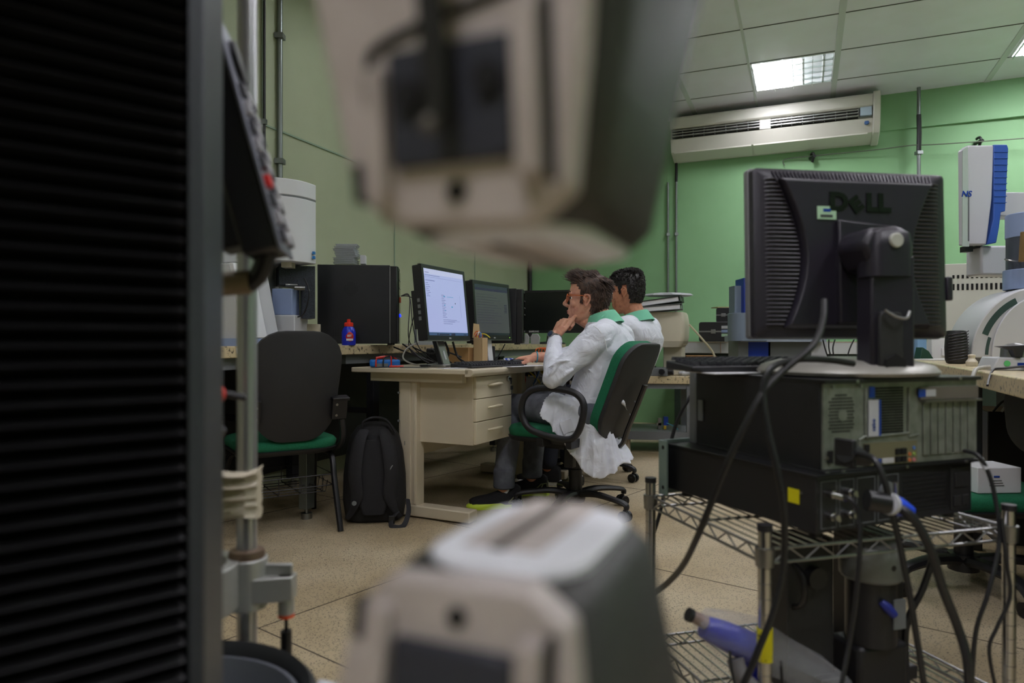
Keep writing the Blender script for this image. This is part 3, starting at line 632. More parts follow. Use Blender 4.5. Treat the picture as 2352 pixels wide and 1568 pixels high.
# facing: left edge near (px 985, d 3.62), right edge far (px 1073, d 3.95)
def orient(o, pl, dl, pr_, dr_, z):
    a = W(pl, 784, dl); b = W(pr_, 784, dr_); c = (a+b)/2; o.location = (c.x, c.y, z); o.rotation_euler = (0, 0, math.atan2(b.y-a.y, b.x-a.x)); return (b-a).length
ln_ = orient(m1, 990, 3.42, 1072, 3.76, .742)
print('mon1 width', ln_)
M_scr = mat('screen_ink', (110, 120, 170), .5, emit=.35); M_cy = mat('screen_cyan', (60, 150, 190), .5, emit=.5); M_ink2 = mat('screen_dark', (40, 44, 70), .5, emit=.1)
w_, h_ = .445, .375
def scr_rects(nm, rs, m, par, T):
    b = MB()
    for x, z, w, h in rs: b.bx((-w_/2+.018+x*.409, -.0019, .023+z*(h_-.041)), (-w_/2+.018+(x+w)*.409, -.0014, .023+(z+h)*(h_-.041)), T)
    return part(nm, b, m, par)
scr_rects('window_text', [(.03, .94, .10, .008), (.03, .90, .35, .006), (.03, .82, .22, .010)]+[(.03, .78-.028*k, .06+.02*(k % 3), .006) for k in range(8)]+[(.38, .62-.026*k, .07+.03*(k % 2), .006) for k in range(14)]+[(.38, .24-.03*k, .35-.06*k, .006) for k in range(3)]+[(.5, .22, .3, .003), (.86, .3, .002, .34), (.02, .875, .94, .002)], M_scr, s1, T1m)
scr_rects('window_icons', [(.44, .60, .03, .016), (.52, .6, .16, .006), (.44, .46, .02, .02), (.62, .44, .03, .02), (.44, .38, .02, .014)], M_cy, s1, T1m)
for r_ in [(.2, .008, .03, .022), (.25, .008, .25, .018), (.55, .004, .10, .03), (.88, .01, .08, .012), (.72, .5, .015, .02)]: scr_rects('task_bar_item', [r_], M_ink2, s1, T1m)
text('logo', 'DELL', .010, M_lgray, s1, T1m @ face_y(0, -.005, .006), bold=.0003)
st = part('stand', MB().prism([(.02, .0), (.045, .0), (.085, .13), (.085, .30), (.06, .30), (.06, .13)], -.035, .035, 'x'), M_blk, m1, bevel=.003)
part('stand_face', MB().prism([(.012, .0), (.02, .0), (.062, .13), (.054, .13)], -.034, .034, 'x'), M_steel, st, bevel=.001)
part('stand_slot', MB().prism([(.021, .035), (.023, .035), (.038, .08), (.036, .08)], -.008, .008, 'x', ), M_lgray, st)
part('base', MB().prism(rr2((0, .03), .26, .17, .03), 0, .012), M_steel, m1, bevel=.002)
sdp = MB()
for k in range(4): sdp.bx((-w_/2-.004, .02, .10+.03*k), (-w_/2+.001, .034, .118+.03*k), T1m)
part('side_ports', sdp, M_gray, m1)
part('port_block', MB().bx((-w_/2+.004, .045, .06), (-w_/2+.05, .07, .25), T1m), M_blk, m1, bevel=.002)
# dim monitor
m2, T2m, s2 = monitor('monitor with a dim grey screen behind the bright one, on a white stand', (0, 0, .742), 0, .445, .35, .14, math.radians(-4), .02, screen_mat('screen_dim', 1, .30), True, .05)
print('mon2 width', orient(m2, 1100, 4.1, 1168, 4.42, .742))
h_ = .35
scr_rects('window_text', [(.02, .88, .96, .05)]+[(.86, .62-.03*k, .08, .012) for k in range(6)]+[(.05, .80-.05*k, .5+.1*(k % 3), .004) for k in range(12)], M_ink2, s2, T2m)
text('logo', 'DELL', .010, M_lgray, s2, T2m @ face_y(0, -.005, .007), bold=.0003)
part('power_light', MB().box((.19, -.005, .012), (.004, .002, .004), T2m), mat('led_green', (150, 230, 60), .4, emit=1.5), m2)
part('stand', MB().prism([(.02, .0), (.045, .0), (.075, .16), (.07, .25), (.05, .25)], -.03, .03, 'x'), M_white, m2, bevel=.004)
part('base', MB().prism(rr2((0, .03), .22, .15, .03), 0, .012), M_blk, m2, bevel=.002)
def ondesk(px, py, z=.741): return G(px, py, z)
def at(px, d, z=.741): p = W(px, 784, d); p.z = z; return p
# keyboard, mouse, papers
kb = thing('keyboard', 'black keyboard on the beige desk between the bright monitor and the mouse', 'keyboard', at(1122, 3.55), math.radians(52))
part('keyboard_base', MB().prism([(-.07, 0), (.07, 0), (.07, .02), (-.07, .010)], -.21, .21, 'x'), M_blk, kb, bevel=.003)
ky = MB()
for r in range(5):
    for c in range(20):
        if c in (14, ) or (c in (17,) and r < 5 and r != 0 and c == 15): continue
        ky.box((-.195+.0205*c, -.052+.024*r, .0165+.0022*r), (.016, .018, .008), top=.8)
part('keys', ky, mat('key_caps', (44, 44, 50), .4), kb); bpy.data.objects['keys.001' if 'keys.001' in bpy.data.objects else 'keys']['kind'] = 'stuff'
ms_ = thing('computer_mouse', 'black mouse under the right hand of the man with glasses', 'mouse', at(1187, 3.78), math.radians(80))
part('mouse_body', MB().sph((0, 0, .006), (.031, .055, .03)), M_blk2, ms_)
solo('mouse_pad', 'thin white sheet under the mouse and keyboard edge on the desk', 'paper', MB().bx((-.17, -.10, 0), (.14, .10, .0012)), M_paper, at(1192, 3.68, .7412), math.radians(50))
solo('desk_paper', 'folded white paper with faint print below the bright monitor', 'paper', MB().bx((-.08, -.035, 0), (.08, .035, .0012)), M_paper, at(1046, 3.36, .7412), .6)
solo('adapter_plate', 'flat silver plate with a plug lying left of the bright monitor stand', 'metal plate', MB().prism(rr2((0, 0), .14, .05, .02), 0, .005), M_steel, at(952, 3.42, .741), .2)
solo('usb_plug', 'small black and silver plug lying on the silver plate', 'plug', MB().bx((-.02, -.008, 0), (.018, .008, .012)).bx((.018, -.005, .003), (.03, .005, .009)), M_blk2, at(975, 3.37, .747), .3, bevel=.002)
# multimeter
mm = thing('multimeter', 'blue multimeter lying on the desk wrapped in its red and black leads', 'multimeter', at(884, 3.50), math.radians(12))
part('meter_case', MB().prism(rr2((0, 0), .15, .09, .02), 0.002, .038), mat('meter_blue', (26, 110, 196), .45), mm, bevel=.008)
part('meter_stand', MB().bx((-.05, -.047, .004), (.015, -.044, .02)), M_gray, mm)
for m_, s_, nm, n0 in ((M_red, 0, 'red_lead', 2), (M_cab, .035, 'black_lead', 1)):
    for k in range(n0): part(nm, MB().tube([(-.045+s_+.075*k, -.055, .004), (-.04+s_+.07*k, -.045, .046), (.0+s_+.03*k, .0, .054), (.05+s_, .04, .045), (.065, .0, .02+.01*k), (.05, -.05, .004)], .0035, 8, sm=4), m_, mm)
part('probe', MB().cyl((.02, -.055, .006), (.09, -.06, .006), .005, n=10).cyl((-.045, -.04, .046), (.0, -.02, .052), .007, n=10), M_red, mm)
# boxes
c1 = solo('cardboard_box', 'low brown cardboard box behind the keyboard, between the two monitors', 'box', MB().bx((-.075, -.06, 0), (.085, .06, .095)), M_card, at(1062, 3.95, .741), math.radians(-32), bevel=.002)
c2 = thing('cardboard_box', 'narrow upright cardboard box stuffed with coloured wires, before the dim monitor', 'box', at(1104, 3.88), math.radians(-30)); c2.scale.x = .8
cw = MB().bx((-.035, -.03, 0), (.035, -.027, .15)).bx((-.035, .027, 0), (.035, .03, .15)).bx((-.035, -.03, 0), (-.032, .03, .15)).bx((.032, -.03, 0), (.035, .03, .15)).bx((-.035, -.03, 0), (.035, .03, .003))
part('walls', cw, mat('tan_card', (190, 164, 122), .75), c2); part('flap', MB().prism([(-.03, 0), (.03, 0), (.02, .075), (-.022, .08)], -.003, 0, 'y', Matrix.Translation((-.036, 0, .15)) @ Matrix.Rotation(math.radians(70), 4, 'Z')), mat('tan_card', (1, 1, 1)), c2)
for i, (m_, a_x) in enumerate(((mat('wire_yellow', (225, 200, 50), .5), .1), (M_red, -.02), (mat('wire_blue', (60, 120, 200), .5), .03), (M_paper, .0), (mat('wire_orange', (220, 100, 30), .5), -.03))):
    part('wire', MB().tube([(.01*i-.02, 0, .12), (.01*i-.02, -.01, .165), (a_x*.5, -.02, .17+.004*i), (a_x, -.03, .15+.004*i)], .003, 6, sm=4), m_, c2)
solo('blue_box', 'small blue and white printed box beside the mouse', 'box', MB().bx((-.028, -.02, 0), (.028, .02, .034)), mat('box_blue', (40, 80, 190), .5, noise=(70, (220, 224, 230), .52, .56)), at(1168, 4.0), .1)
for i, (a, bb, m_) in enumerate((((1120, 826), (1158, 818), M_red), ((1130, 830), (1165, 822), mat('wire_purple', (150, 60, 140), .5)), ((1105, 822), (1150, 828), M_cab))):
    cable(['red wire lying behind the keyboard', 'purple wire lying behind the keyboard', 'black wire lying behind the keyboard beside the red one'][i], [at(a[0], 3.9, .744), at((a[0]+bb[0])/2, 3.86, .75), at(bb[0], 3.92, .744)], .004, m_)
for i, (a, mid, bb) in enumerate((((1022, 785), (1030, 815), (1000, 833)), ((1040, 785), (1052, 820), (1075, 832)), ((1010, 790), (1015, 825), (990, 832)), ((1160, 790), (1140, 825), (1120, 832)))):
    cable(['thick black cable hanging from the bright monitor to the desk', 'black cable hanging below the bright monitor in front of the cardboard box', 'black cable bunched behind the stand of the bright monitor', 'thin black cable dropping beneath the dim monitor'][i], [W(*a, 3.72), W(*mid, 3.74), at(bb[0], 3.66, .747), at(bb[0]-20, 3.6, .746)], .006 if i < 3 else .003)
pc_ = thing('power_adapter', 'black camera like adapter behind the stand of the bright monitor', 'adapter', at(1000, 3.96, .741), .2)
part('case', MB().bx((-.05, -.03, 0), (.03, .03, .09)), M_blk, pc_, bevel=.006); part('round_front', MB().cyl((-.01, -.045, .04), (-.01, -.03, .04), .03), M_blk2, pc_)
md = thing('network_box', 'small dark box with a blue sticker below the dim monitor', 'electronic device', at(1122, 4.35), .1)
part('case', MB().bx((-.035, -.03, 0), (.04, .03, .10)), M_shell, md, bevel=.006); part('sticker', MB().bx((-.005, -.0315, .04), (.012, -.030, .085)), mat('sticker_blue', (60, 130, 210), .5), md)
# bag of wires beneath the desk end
bg = thing('wire_tray', 'white tub full of red and blue wires beyond the drawers', 'tub', at(1238, 4.62, .0))
part('tub', MB().prism([(-.10, .46), (.16, .46), (.18, .64), (-.12, .64)], -.08, .08, 'y').bx((-.1, -.07, 0), (-.06, .07, .46)).bx((.1, -.07, 0), (.14, .07, .46)), M_lgray, bg, bevel=.01)
for i in range(14):
    c_ = [M_red, mat('wire_blue', (1, 1, 1)), M_paper, M_cab, mat('wire_yellow', (1, 1, 1))][i % 5]; x = rnd(-.1, .14)
    part('wire', MB().tube([(x, rnd(-.07, .07), .63), (x+rnd(-.05, .05), -.085, .69+rnd(-.03, .03)), (x+rnd(-.06, .06), -.09, .62), (x+rnd(-.08, .08), -.09, .56)], .0045, 6, sm=4), c_, bg)
gb = thing('circuit_board', 'pale blue circuit part with orange wires on the desk before the wide monitor', 'circuit board', at(1228, 4.4), .3)
part('board', MB().bx((-.06, -.03, 0.005), (.09, .03, .03)), M_bluegray, gb, bevel=.003)
for i in range(3): part('wire', MB().tube([(.0+.02*i, -.02, .03), (.0+.02*i, -.03, .08), (.05+.01*i, -.03, .085), (.07+.01*i, -.03, .03)], .003, 6, sm=4), mat('wire_orange', (1, 1, 1)), gb)
# ---------------- left chair and backpack ----------------
def back_ring(w, h, r, z0, curve, y, M=None, taper=.86):
    """rounded back panel outline (x,z) curved in y"""
    out = []
    for x, z in rr2((0, h/2), w, h, r, 6):
        t = z/h; k = 1-(1-taper)*(1-t)**2
        xx = x*k; out.append(V((xx, y-curve*(xx/(w/2))**2, z0+z)))
    return [M @ p for p in out] if M else out
def back_panel(mb, w, h, r, z0, y0, y1, curve, M=None, ins=0, taper=.86, edge=.008):
    rs = []
    for y, i_ in ((y0, ins+edge), (y0+.4*(y1-y0)*0+.003*(1 if y1 > y0 else -1), ins), (y1-.003*(1 if y1 > y0 else -1), ins), (y1, ins+edge)):
        ring = [V((x, y-curve*(x/(w/2))**2, z)) for x, z in [((p.x), p.z) for p in back_ring(w-2*i_, h-2*i_, r, z0+i_, 0, 0, None, taper)]]
        rs.append([M @ p for p in ring] if M else ring)
    # filled ends as fans of rows: caps are ngons, fine for gentle curves
    return mb.loft(rs)
lc = thing('visitor_chair', 'black shelled visitor chair with a green seat and a wire basket, left of the backpack', 'chair', (-1.05, 3.225, 0), math.radians(33))
TB = Matrix.Translation((0, -.20, .43)) @ Matrix.Rotation(math.radians(-7), 4, 'X')    # back faces +y (towards the bench), top leans to the viewer
TB = Matrix.Translation((0, -.12, .43)) @ Matrix.Rotation(math.radians(12), 4, 'X')
part('back_shell', back_panel(MB(), .40, .50, .14, 0, -.035, -.012, -.02, TB), M_shell, lc, smooth=50)
part('back_cushion', back_panel(MB(), .395, .465, .13, .006, -.014, .028, -.02, TB), M_green, lc, smooth=50)
part('seat', MB().loft([[V((x, y, z)) for x, y in rr2((0, .09), .46-2*i, .46-2*i, .12-i, 6)] for z, i in ((.372, .03), (.385, .006), (.41, 0), (.425, .012), (.432, .04))]), M_green, lc, smooth=60)
part('seat_shell', MB().loft([[V((x, y, z)) for x, y in rr2((0, .09), .46-2*i, .46-2*i, .12-i, 6)] for z, i in ((.355, .05), (.364, .008), (.382, -.003), (.385, .005))]), M_blk, lc, smooth=60)
for s in (-1, 1):
    part('leg', MB().tube([(s*.18, .0, .355), (s*.2, -.06, .33), (s*.20, -.10, .22), (s*.205, -.17, .0)], .0135, 10, sm=5), M_blk2, lc)
    part('leg', MB().tube([(s*.18, .10, .355), (s*.2, .2, .33), (s*.215, .26, .22), (s*.235, .33, .0)], .0135, 10, sm=5), M_blk2, lc)
    part('back_bracket', MB().tube([(s*.185, .02, .36), (s*.225, -.08, .38), (s*.222, -.15, .44), (s*.205, -.18, .52)], .014, 10, sm=5), M_blk, lc)
    part('bracket_plate', MB().bx((s*.155, -.012-.042, .10), (s*.225, -.012-.024, .195), TB).bx((s*.155, -.054, .185), (s*.235, -.0, .20), TB), M_blk2, lc, bevel=.003)
    for z in (.12, .17): part('screw', MB().cyl(TB @ V((s*.175, -.0565, z)), TB @ V((s*.175, -.05, z)), .006, n=10), M_steel, lc)
bk = MB()
for k in range(6): bk.tube([(-.18, -.06+.06*k, .22), (-.17, -.06+.06*k, .17), (.17, -.06+.06*k, .17), (.18, -.06+.06*k, .22)], .0022, 6)
for x in (-.15, -.05, .05, .15): bk.tube([(x, -.08, .25), (x, -.08, .175), (x, .26, .175), (x, .26, .25)], .0022, 6)
for z in (.25, .20): bk.tube([(-.2, -.08, z), (.2, -.08, z), (.2, .26, z), (-.2, .26, z)], .0026, 6, loop=True)
part('wire_basket', bk, M_blk2, lc)
# backpack
bp_ = thing('backpack', 'black backpack leaning between the visitor chair and the beige desk', 'backpack', (-.665, 3.36, .0), math.radians(8), )
M_bag = mat('black_nylon', (26, 26, 29), .75, bump=(60, .6)); M_strap = mat('strap_mesh', (34, 34, 38), .8, bump=(500, .5))
rs = []
for z, w, d, yo in ((.0, .23, .15, 0), (.02, .28, .19, 0), (.10, .305, .22, .01), (.22, .30, .21, .01), (.33, .275, .185, .012), (.41, .235, .15, .012), (.455, .17, .11, .012), (.475, .08, .05, .012)):
    rs.append([V((x, y+yo+.06, z)) for x, y in rr2((0, 0), w, d, min(w, d)*.42, 6)])
part('bag_body', MB().loft(rs), M_bag, bp_, smooth=70)
part('back_pad', MB().loft([[V((x+yo*0, y-.055+ .02*((z-.2)/.25)**2, z)) for x, y in rr2((0, 0), w, .04, .018, 4)] for z, w, yo in ((.05, .10, 0), (.1, .14, 0), (.3, .14, 0), (.40, .10, 0))]), M_strap, bp_, smooth=60)
part('front_pocket', MB().loft([[V((x+.01, y+.17, z)) for x, y in rr2((0, 0), w, .06, .028, 4)] for z, w in ((.03, .20), (.06, .26), (.18, .25), (.22, .18))]), M_bag, bp_, smooth=60)
for s in (-1, 1):
    st_ = part('shoulder_strap', MB().tube([(s*.045, -.02, .445), (s*.062, -.068, .41), (s*.078, -.085, .33), (s*.085, -.085, .24), (s*.075, -.078, .15), (s*.10, -.06, .07), (s*.125, -.04, .03)], [.025, .031, .034, .034, .030, .016, .011], 12, sm=6, flat=.34), M_strap, bp_)
part('grab_handle', MB().tube([(-.055, -.0, .45), (-.05, -.005, .485), (.0, -.01, .505), (.06, -.005, .49), (.10, .0, .43)], .009, 8, sm=5, flat=.6), M_strap, bp_)
part('strap_tail', MB().tube([(.115, -.05, .06), (.085, -.085, .03), (.09, -.12, .006), (.14, -.12, .006), (.165, -.07, .06), (.16, -.02, .11)], .012, 8, sm=5, flat=.2), M_strap, bp_)
part('buckle', MB().box((.086, -.088, .03), (.03, .012, .04)), M_blk2, bp_, bevel=.003)
part('emblem', MB().lathe([(.006, -.001), (.011, -.001), (.011, .001), (.006, .001)], (0, 0, 0), 16, Matrix.Translation((-.086, -.0985, .115)) @ Matrix.Rotation(math.radians(90), 4, 'X')), M_gray, bp_)
text('strap_lettering', 'samsonite', .010, M_lgray, bp_, Matrix.Translation((.082, -.0985, .27)) @ Matrix.Rotation(math.radians(55), 4, 'Y') @ Matrix.Rotation(math.radians(90), 4, 'X') if 0 else Matrix.Translation((.082, -.0990, .27)) @ Matrix.Rotation(math.radians(-58), 4, 'Y') @ Matrix.Rotation(math.radians(90), 4, 'X'))
part('zip_pull', MB().box((.145, .05, .37), (.004, .006, .02)).box((.158, .10, .135), (.004, .006, .02)), M_steel, bp_)
# ---------------- swivel chairs ----------------
def swivel(label, loc, rz, base_rot, arm=True, mesh_back=False):
    o = thing('swivel_chair', label, 'chair', loc, rz)      # local +y = the way the chair faces
    TB = Matrix.Translation((0, -.195, .405)) @ Matrix.Rotation(math.radians(22), 4, 'X')
    part('back_shell', back_panel(MB(), .42, .50, .12, 0, -.04, -.015, -.03, TB, taper=.97), M_shell, o, smooth=50)
    part('back_cushion', back_panel(MB(), .41, .485, .11, .006, -.018, .03, -.03, TB, taper=.97), M_green, o, smooth=50)
    rings = [[V((x, y, z)) for x, y in rr2((0, .08), .47-2*i, .46-2*i, .12-i, 6)] for z, i in ((.385, .03), (.395, .006), (.425, 0), (.445, .012), (.452, .04))]
    part('seat', MB().loft(rings), M_green, o, smooth=60)
    part('seat_shell', MB().loft([[V((x, y, z)) for x, y in rr2((0, .08), .47-2*i, .46-2*i, .12-i, 6)] for z, i in ((.365, .06), (.374, .012), (.394, -.003), (.400, .006))]), M_blk, o, smooth=60)
    part('back_bar', MB().tube([(0, -.05, .35), (0, -.17, .335), (0, -.25, .36), (0, -.285, .44), (0, -.335, .56), (0, -.375, .66)], [.024]*6, 8, sm=5, flat=.45), M_blk2, o)
    for z in (.13, .2): part('screw', MB().cyl(TB @ V((.03, -.045, z)), TB @ V((.03, -.04, z)), .005, n=10), M_gray, o)
    part('mechanism', MB().bx((-.08, -.10, .325), (.08, .14, .37)), M_blk2, o, bevel=.006)
    part('lever_box', MB().bx((-.15, -.06, .25), (-.11, -.01, .345)), M_blk, o, bevel=.006)
    part('gas_column', MB().cyl((0, 0, .09), (0, 0, .33), .026).cyl((0, 0, .07), (0, 0, .22), .034), M_blk, o)
    part('hub', MB().lathe([(0, .055), (.045, .055), (.05, .07), (.045, .115), (0, .12)], n=24), M_blk, o, smooth=45)
    for k in range(5):
        a = base_rot+k*6.28318/5-rz; d = V((math.cos(a), math.sin(a), 0))
        sp = part('base_spoke', MB().tube([d*.02+V((0, 0, .095)), d*.12+V((0, 0, .108)), d*.22+V((0, 0, .100)), d*.30+V((0, 0, .085)), d*.308+V((0, 0, .062))], [.030, .027, .022, .020, .017], 8, sm=4, flat=.62), M_blk, o)
        c = d*.30; e = V((-d.y, d.x, 0))
        part('caster', MB().cyl(c+e*.008+V((0, 0, .027)), c+e*.026+V((0, 0, .027)), .027, n=20).cyl(c-e*.026+V((0, 0, .027)), c-e*.008+V((0, 0, .027)), .027, n=20).cyl(c-e*.028+V((0, 0, .027)), c+e*.028+V((0, 0, .027)), .008, n=10).box((c.x, c.y, .045), (.016, .016, .03), None), M_blk2, sp, bevel=.002)
    if arm:
        for s in (-1, 1):
            x = s*.295
            loop = [(x, -.19, .58), (x, -.14, .632), (x, -.02, .648), (x, .08, .638), (x, .135, .588), (x, .140, .51), (x, .09, .445), (x, -.04, .415), (x, -.13, .418), (x, -.175, .48)]
            part('armrest', MB().tube(loop, .0165, 12, loop=True, sm=5, flat=1.0), M_blk, o)
            part('armrest_bracket', MB().bx((s*.20, .02, .368), (x+s*.008, .06, .41)).bx((s*.20, -.13, .368), (x+s*.008, -.10, .41)), M_blk2, o, bevel=.002)
    if mesh_back:
        sp = MB()
        pts = [(-.10, -.20-.0045*k, .42+.012*k) for k in range(24)]
        part('ribbed_edge', MB().tube([V(p) for p in pts], [.010 if k % 2 else .005 for k in range(24)], 8), M_gray, o)
    return o
CR = math.radians(58)
ch1 = swivel('green and black swivel chair with loop armrests under the man with glasses', (.325, 3.56, 0), CR, math.radians(-115))
ch2 = swivel('green and black swivel chair under the man with dark curly hair, mostly hidden', (.52, 4.50, 0), math.radians(52), math.radians(-40), mesh_back=True)
# ---------------- people ----------------
M_skin = mat('skin', (214, 158, 130), .5, noise=(40, (196, 132, 108), .45, .7))
M_skin2 = mat('skin_tan', (198, 136, 102), .5, noise=(40, (166, 104, 76), .45, .7))
for m_ in (M_skin, M_skin2):
    q = m_.node_tree.nodes['Principled BSDF']; q.inputs['Subsurface Weight'].default_value = .12; q.inputs['Subsurface Radius'].default_value = (.01, .004, .002)
M_jean = mat('grey_jeans', (88, 92, 102), .85, noise=(12, (112, 116, 126), .45, .65), bump=(300, .4))
M_jean2 = mat('dark_jeans', (34, 38, 52), .85, bump=(300, .4))
mc = mat('lab_coat', (226, 230, 238), .75); nt, b = nodes(mc)      # white cloth with a fine woven grid
tc = nt.nodes.new('ShaderNodeTexCoord'); mxs = []
for ax in ('X', 'Z'):
    wv = nt.nodes.new('ShaderNodeTexWave'); wv.bands_direction = ax; wv.inputs['Scale'].default_value = 56; nt.links.new(tc.outputs['Object'], wv.inputs['Vector'])
    r = nt.nodes.new('ShaderNodeMapRange'); r.inputs[1].default_value = .72; r.inputs[2].default_value = .95; nt.links.new(wv.outputs[1], r.inputs[0]); mxs.append(r.outputs[0])
mm_ = nt.nodes.new('ShaderNodeMath'); mm_.operation = 'MAXIMUM'; nt.links.new(mxs[0], mm_.inputs[0]); nt.links.new(mxs[1], mm_.inputs[1])
x = nt.nodes.new('ShaderNodeMix'); x.data_type = 'RGBA'; x.inputs[6].default_value = (lin(230), lin(233), lin(240), 1); x.inputs[7].default_value = (lin(210), lin(215), lin(228), 1)
nt.links.new(mm_.outputs[0], x.inputs[0]); nt.links.new(x.outputs[2], b.inputs['Base Color'])
n = nt.nodes.new('ShaderNodeTexNoise'); n.inputs['Scale'].default_value = 9; n.inputs['Detail'].default_value = 3; n.inputs['Distortion'].default_value = 1.2
q = nt.nodes.new('ShaderNodeBump'); q.inputs['Strength'].default_value = .55; q.inputs['Distance'].default_value = .03
nt.links.new(tc.outputs['Object'], n.inputs['Vector']); nt.links.new(n.outputs[0], q.inputs['Height']); nt.links.new(q.outputs[0], b.inputs['Normal'])
M_coat = mc
M_collar = mat('mint_collar', (120, 200, 165), .8, bump=(400, .4))
M_hair1 = mat('brown_hair', (88, 68, 56), .55, noise=(60, (58, 44, 38), .4, .6)); M_hair2 = mat('black_hair', (34, 30, 28), .45)
SEC = [(.123, -.045, .030, .028), (.112, -.072, .058, .048), (.095, -.090, .078, .062), (.07, -.099, .090, .071), (.045, -.102, .0945, .0745), (.025, -.101, .0955, .0755), (.005, -.098, .088, .0745), (-.02, -.092, .089, .0725),
       (-.045, -.082, .090, .068), (-.068, -.066, .088, .062), (-.088, -.045, .086, .054), (-.104, -.015, .080, .043), (-.116, .015, .068, .028)]
def sec_pt(i, a, k=1.0, dz=0):
    z, xb, xf, w = SEC[i]; m = (xb+xf)/2; h = (xf-xb)/2
    c = math.cos(a); s = math.sin(a); s = math.copysign(abs(s)**.9, s)
    return V((m+h*c*k, w*s*k*(1-.14*max(0, c)**2), z*(1+(k-1)*.8)+dz))
def head_mb(mb, M):
    mb.loft([[M @ sec_pt(i, 6.28318*q/24) for q in range(24)] for i in range(len(SEC))])
    P = lambda x, y, z: M @ V((x, y, z))
    mb.cap(P(.094, 0, .012), P(.117, 0, -.024), .0075, .0105); mb.cap(P(.117, 0, -.026), P(.098, 0, -.037), .0105, .008)
    for s in (-1, 1):
        mb.cap(P(.104, s*.010, -.032), P(.096, s*.014, -.034), .007, .006)
        mb.cap(P(.090, s*.014, .026), P(.078, s*.045, .024), .008, .007)
        mb.cap(P(.064, s*.043, -.018), P(.056, s*.050, -.03), .016, .014); mb.cap(P(.080, s*.012, -.05), P(.074, s*.022, -.075), .014, .013)
        mb.cap(P(.082, s*.022, .0135), P(.074, s*.042, .011), .005, .0045)     # upper lid
        mb.cap(P(.084, s*.022, -.0095), P(.076, s*.042, -.007), .005, .0045)
        # ear: rim, lobe, inner dish
        e = [(.012, .0), (.018, .02), (.008, .034), (-.010, .034), (-.020, .018), (-.016, -.004), (-.004, -.02), (.006, -.03)]
        mb.tube([P(-.012+ex*.9, s*(.080+(.011 if ex < 0 else .002)), -.012+ez*.88) for ex, ez in e], [.004, .0045, .005, .005, .005, .005, .0055, .006], 8, sm=3)
        mb.cap(P(-.010, s*.075, .004), P(-.006, s*.074, -.026), .010, .007)
    mb.cap(P(.088, -.018, -.060), P(.088, .018, -.060), .006, .006); mb.cap(P(.094, -.008, -.0595), P(.094, .008, -.0595), .0055, .0055)
    mb.cap(P(.086, -.015, -.072), P(.086, .015, -.072), .0065, .0065); mb.cap(P(.091, -.008, -.071), P(.091, .008, -.071), .006, .006)
    mb.sph(P(.076, 0, -.096), .018)
def hair(M, region, flow, m, par, n, ln, r0, curl=0, k=1.05, seed=1):
    random.seed(seed); mb = MB(); vs = {}
    N = 48
    rows = [(i, t) for i in range(len(SEC)-1) for t in (0, .5)]+[(len(SEC)-1, 0)]
    def sp(row, q, kk):
        i, t = row; a = 6.28318*q/N
        p = sec_pt(i, a, kk)
        if t: p = p.lerp(sec_pt(i+1, a, kk), t)
        return p
    for ri, row in enumerate(rows[:-1]):
        for q in range(N):
            ps = [sp(row, q, k), sp(row, q+1, k), sp(rows[ri+1], q+1, k), sp(rows[ri+1], q, k)]
            c = sum(ps, V())/4
            if region(c):
                pi = [sp(row, q, .97), sp(row, q+1, .97), sp(rows[ri+1], q+1, .97), sp(rows[ri+1], q, .97)]
                mb.add([M @ p for p in ps+pi], [(0, 1, 2, 3), (7, 6, 5, 4), (0, 4, 5, 1), (1, 5, 6, 2), (2, 6, 7, 3), (3, 7, 4, 0)])
    top = [sp(rows[0], q, k) for q in range(N)]; mb.add([M @ p for p in top]+[M @ V((-.01, 0, .138))], [(q, (q+1) % N, N) for q in range(N)])
    cnt = 0
    while cnt < n:
        i = random.randrange(0, len(SEC)-1); t = random.random(); a = random.random()*6.28318
        if random.random() < .34:
            p = V((rnd(-.085, .055), rnd(-.052, .052), .124)); p.z -= (p.y/.052)**2*.014+max(0, (abs(p.x+.012)-.03))*.25 
        else: p = sec_pt(i, a, k-.012).lerp(sec_pt(i+1, a, k-.012), t)
        if not region(p): continue
        if not region(p-V((0, 0, .004))): continue
        cnt += 1
        nrm = V(((p.x+.005)/.1**2, p.y/.075**2, (p.z-.01)/.115**2)).normalized()
        L = ln(p)*rnd(.7, 1.2); f = flow(p).normalized(); jit = V((rnd(-1, 1), rnd(-1, 1), rnd(-1, 1)))*.28; pts = []; rr = []
        if curl:
            ax = (nrm+jit).normalized(); u = ax.cross(V((.3, .5, .8))).normalized(); w = ax.cross(u); ph = rnd(0, 6.28)
            for s_ in range(6):
                th = ph+s_*.9; pts.append(M @ (p-nrm*.002+ax*L*s_/6*.55+(u*math.cos(th)+w*math.sin(th))*curl)); rr.append(r0*(1-.08*s_))
        else:
            f = (f+jit*.5).normalized(); f = (f-nrm*f.dot(nrm)*.6).normalized()
            for s_ in range(5):
                tt_ = s_/4; pts.append(M @ (p-nrm*.002+nrm*L*.45*math.sin(tt_*1.6)*tt_**.5*.9+f*L*tt_)); rr.append(r0*(1-.85*tt_**2))
        mb.tube(pts, rr, 4)
    return part('hair', mb, m, par, smooth=60)
def frame(x, z):
    x = V(x).normalized(); z = V(z); y = z.cross(x).normalized(); z = x.cross(y); return Matrix((x, y, z)).transposed().to_4x4()
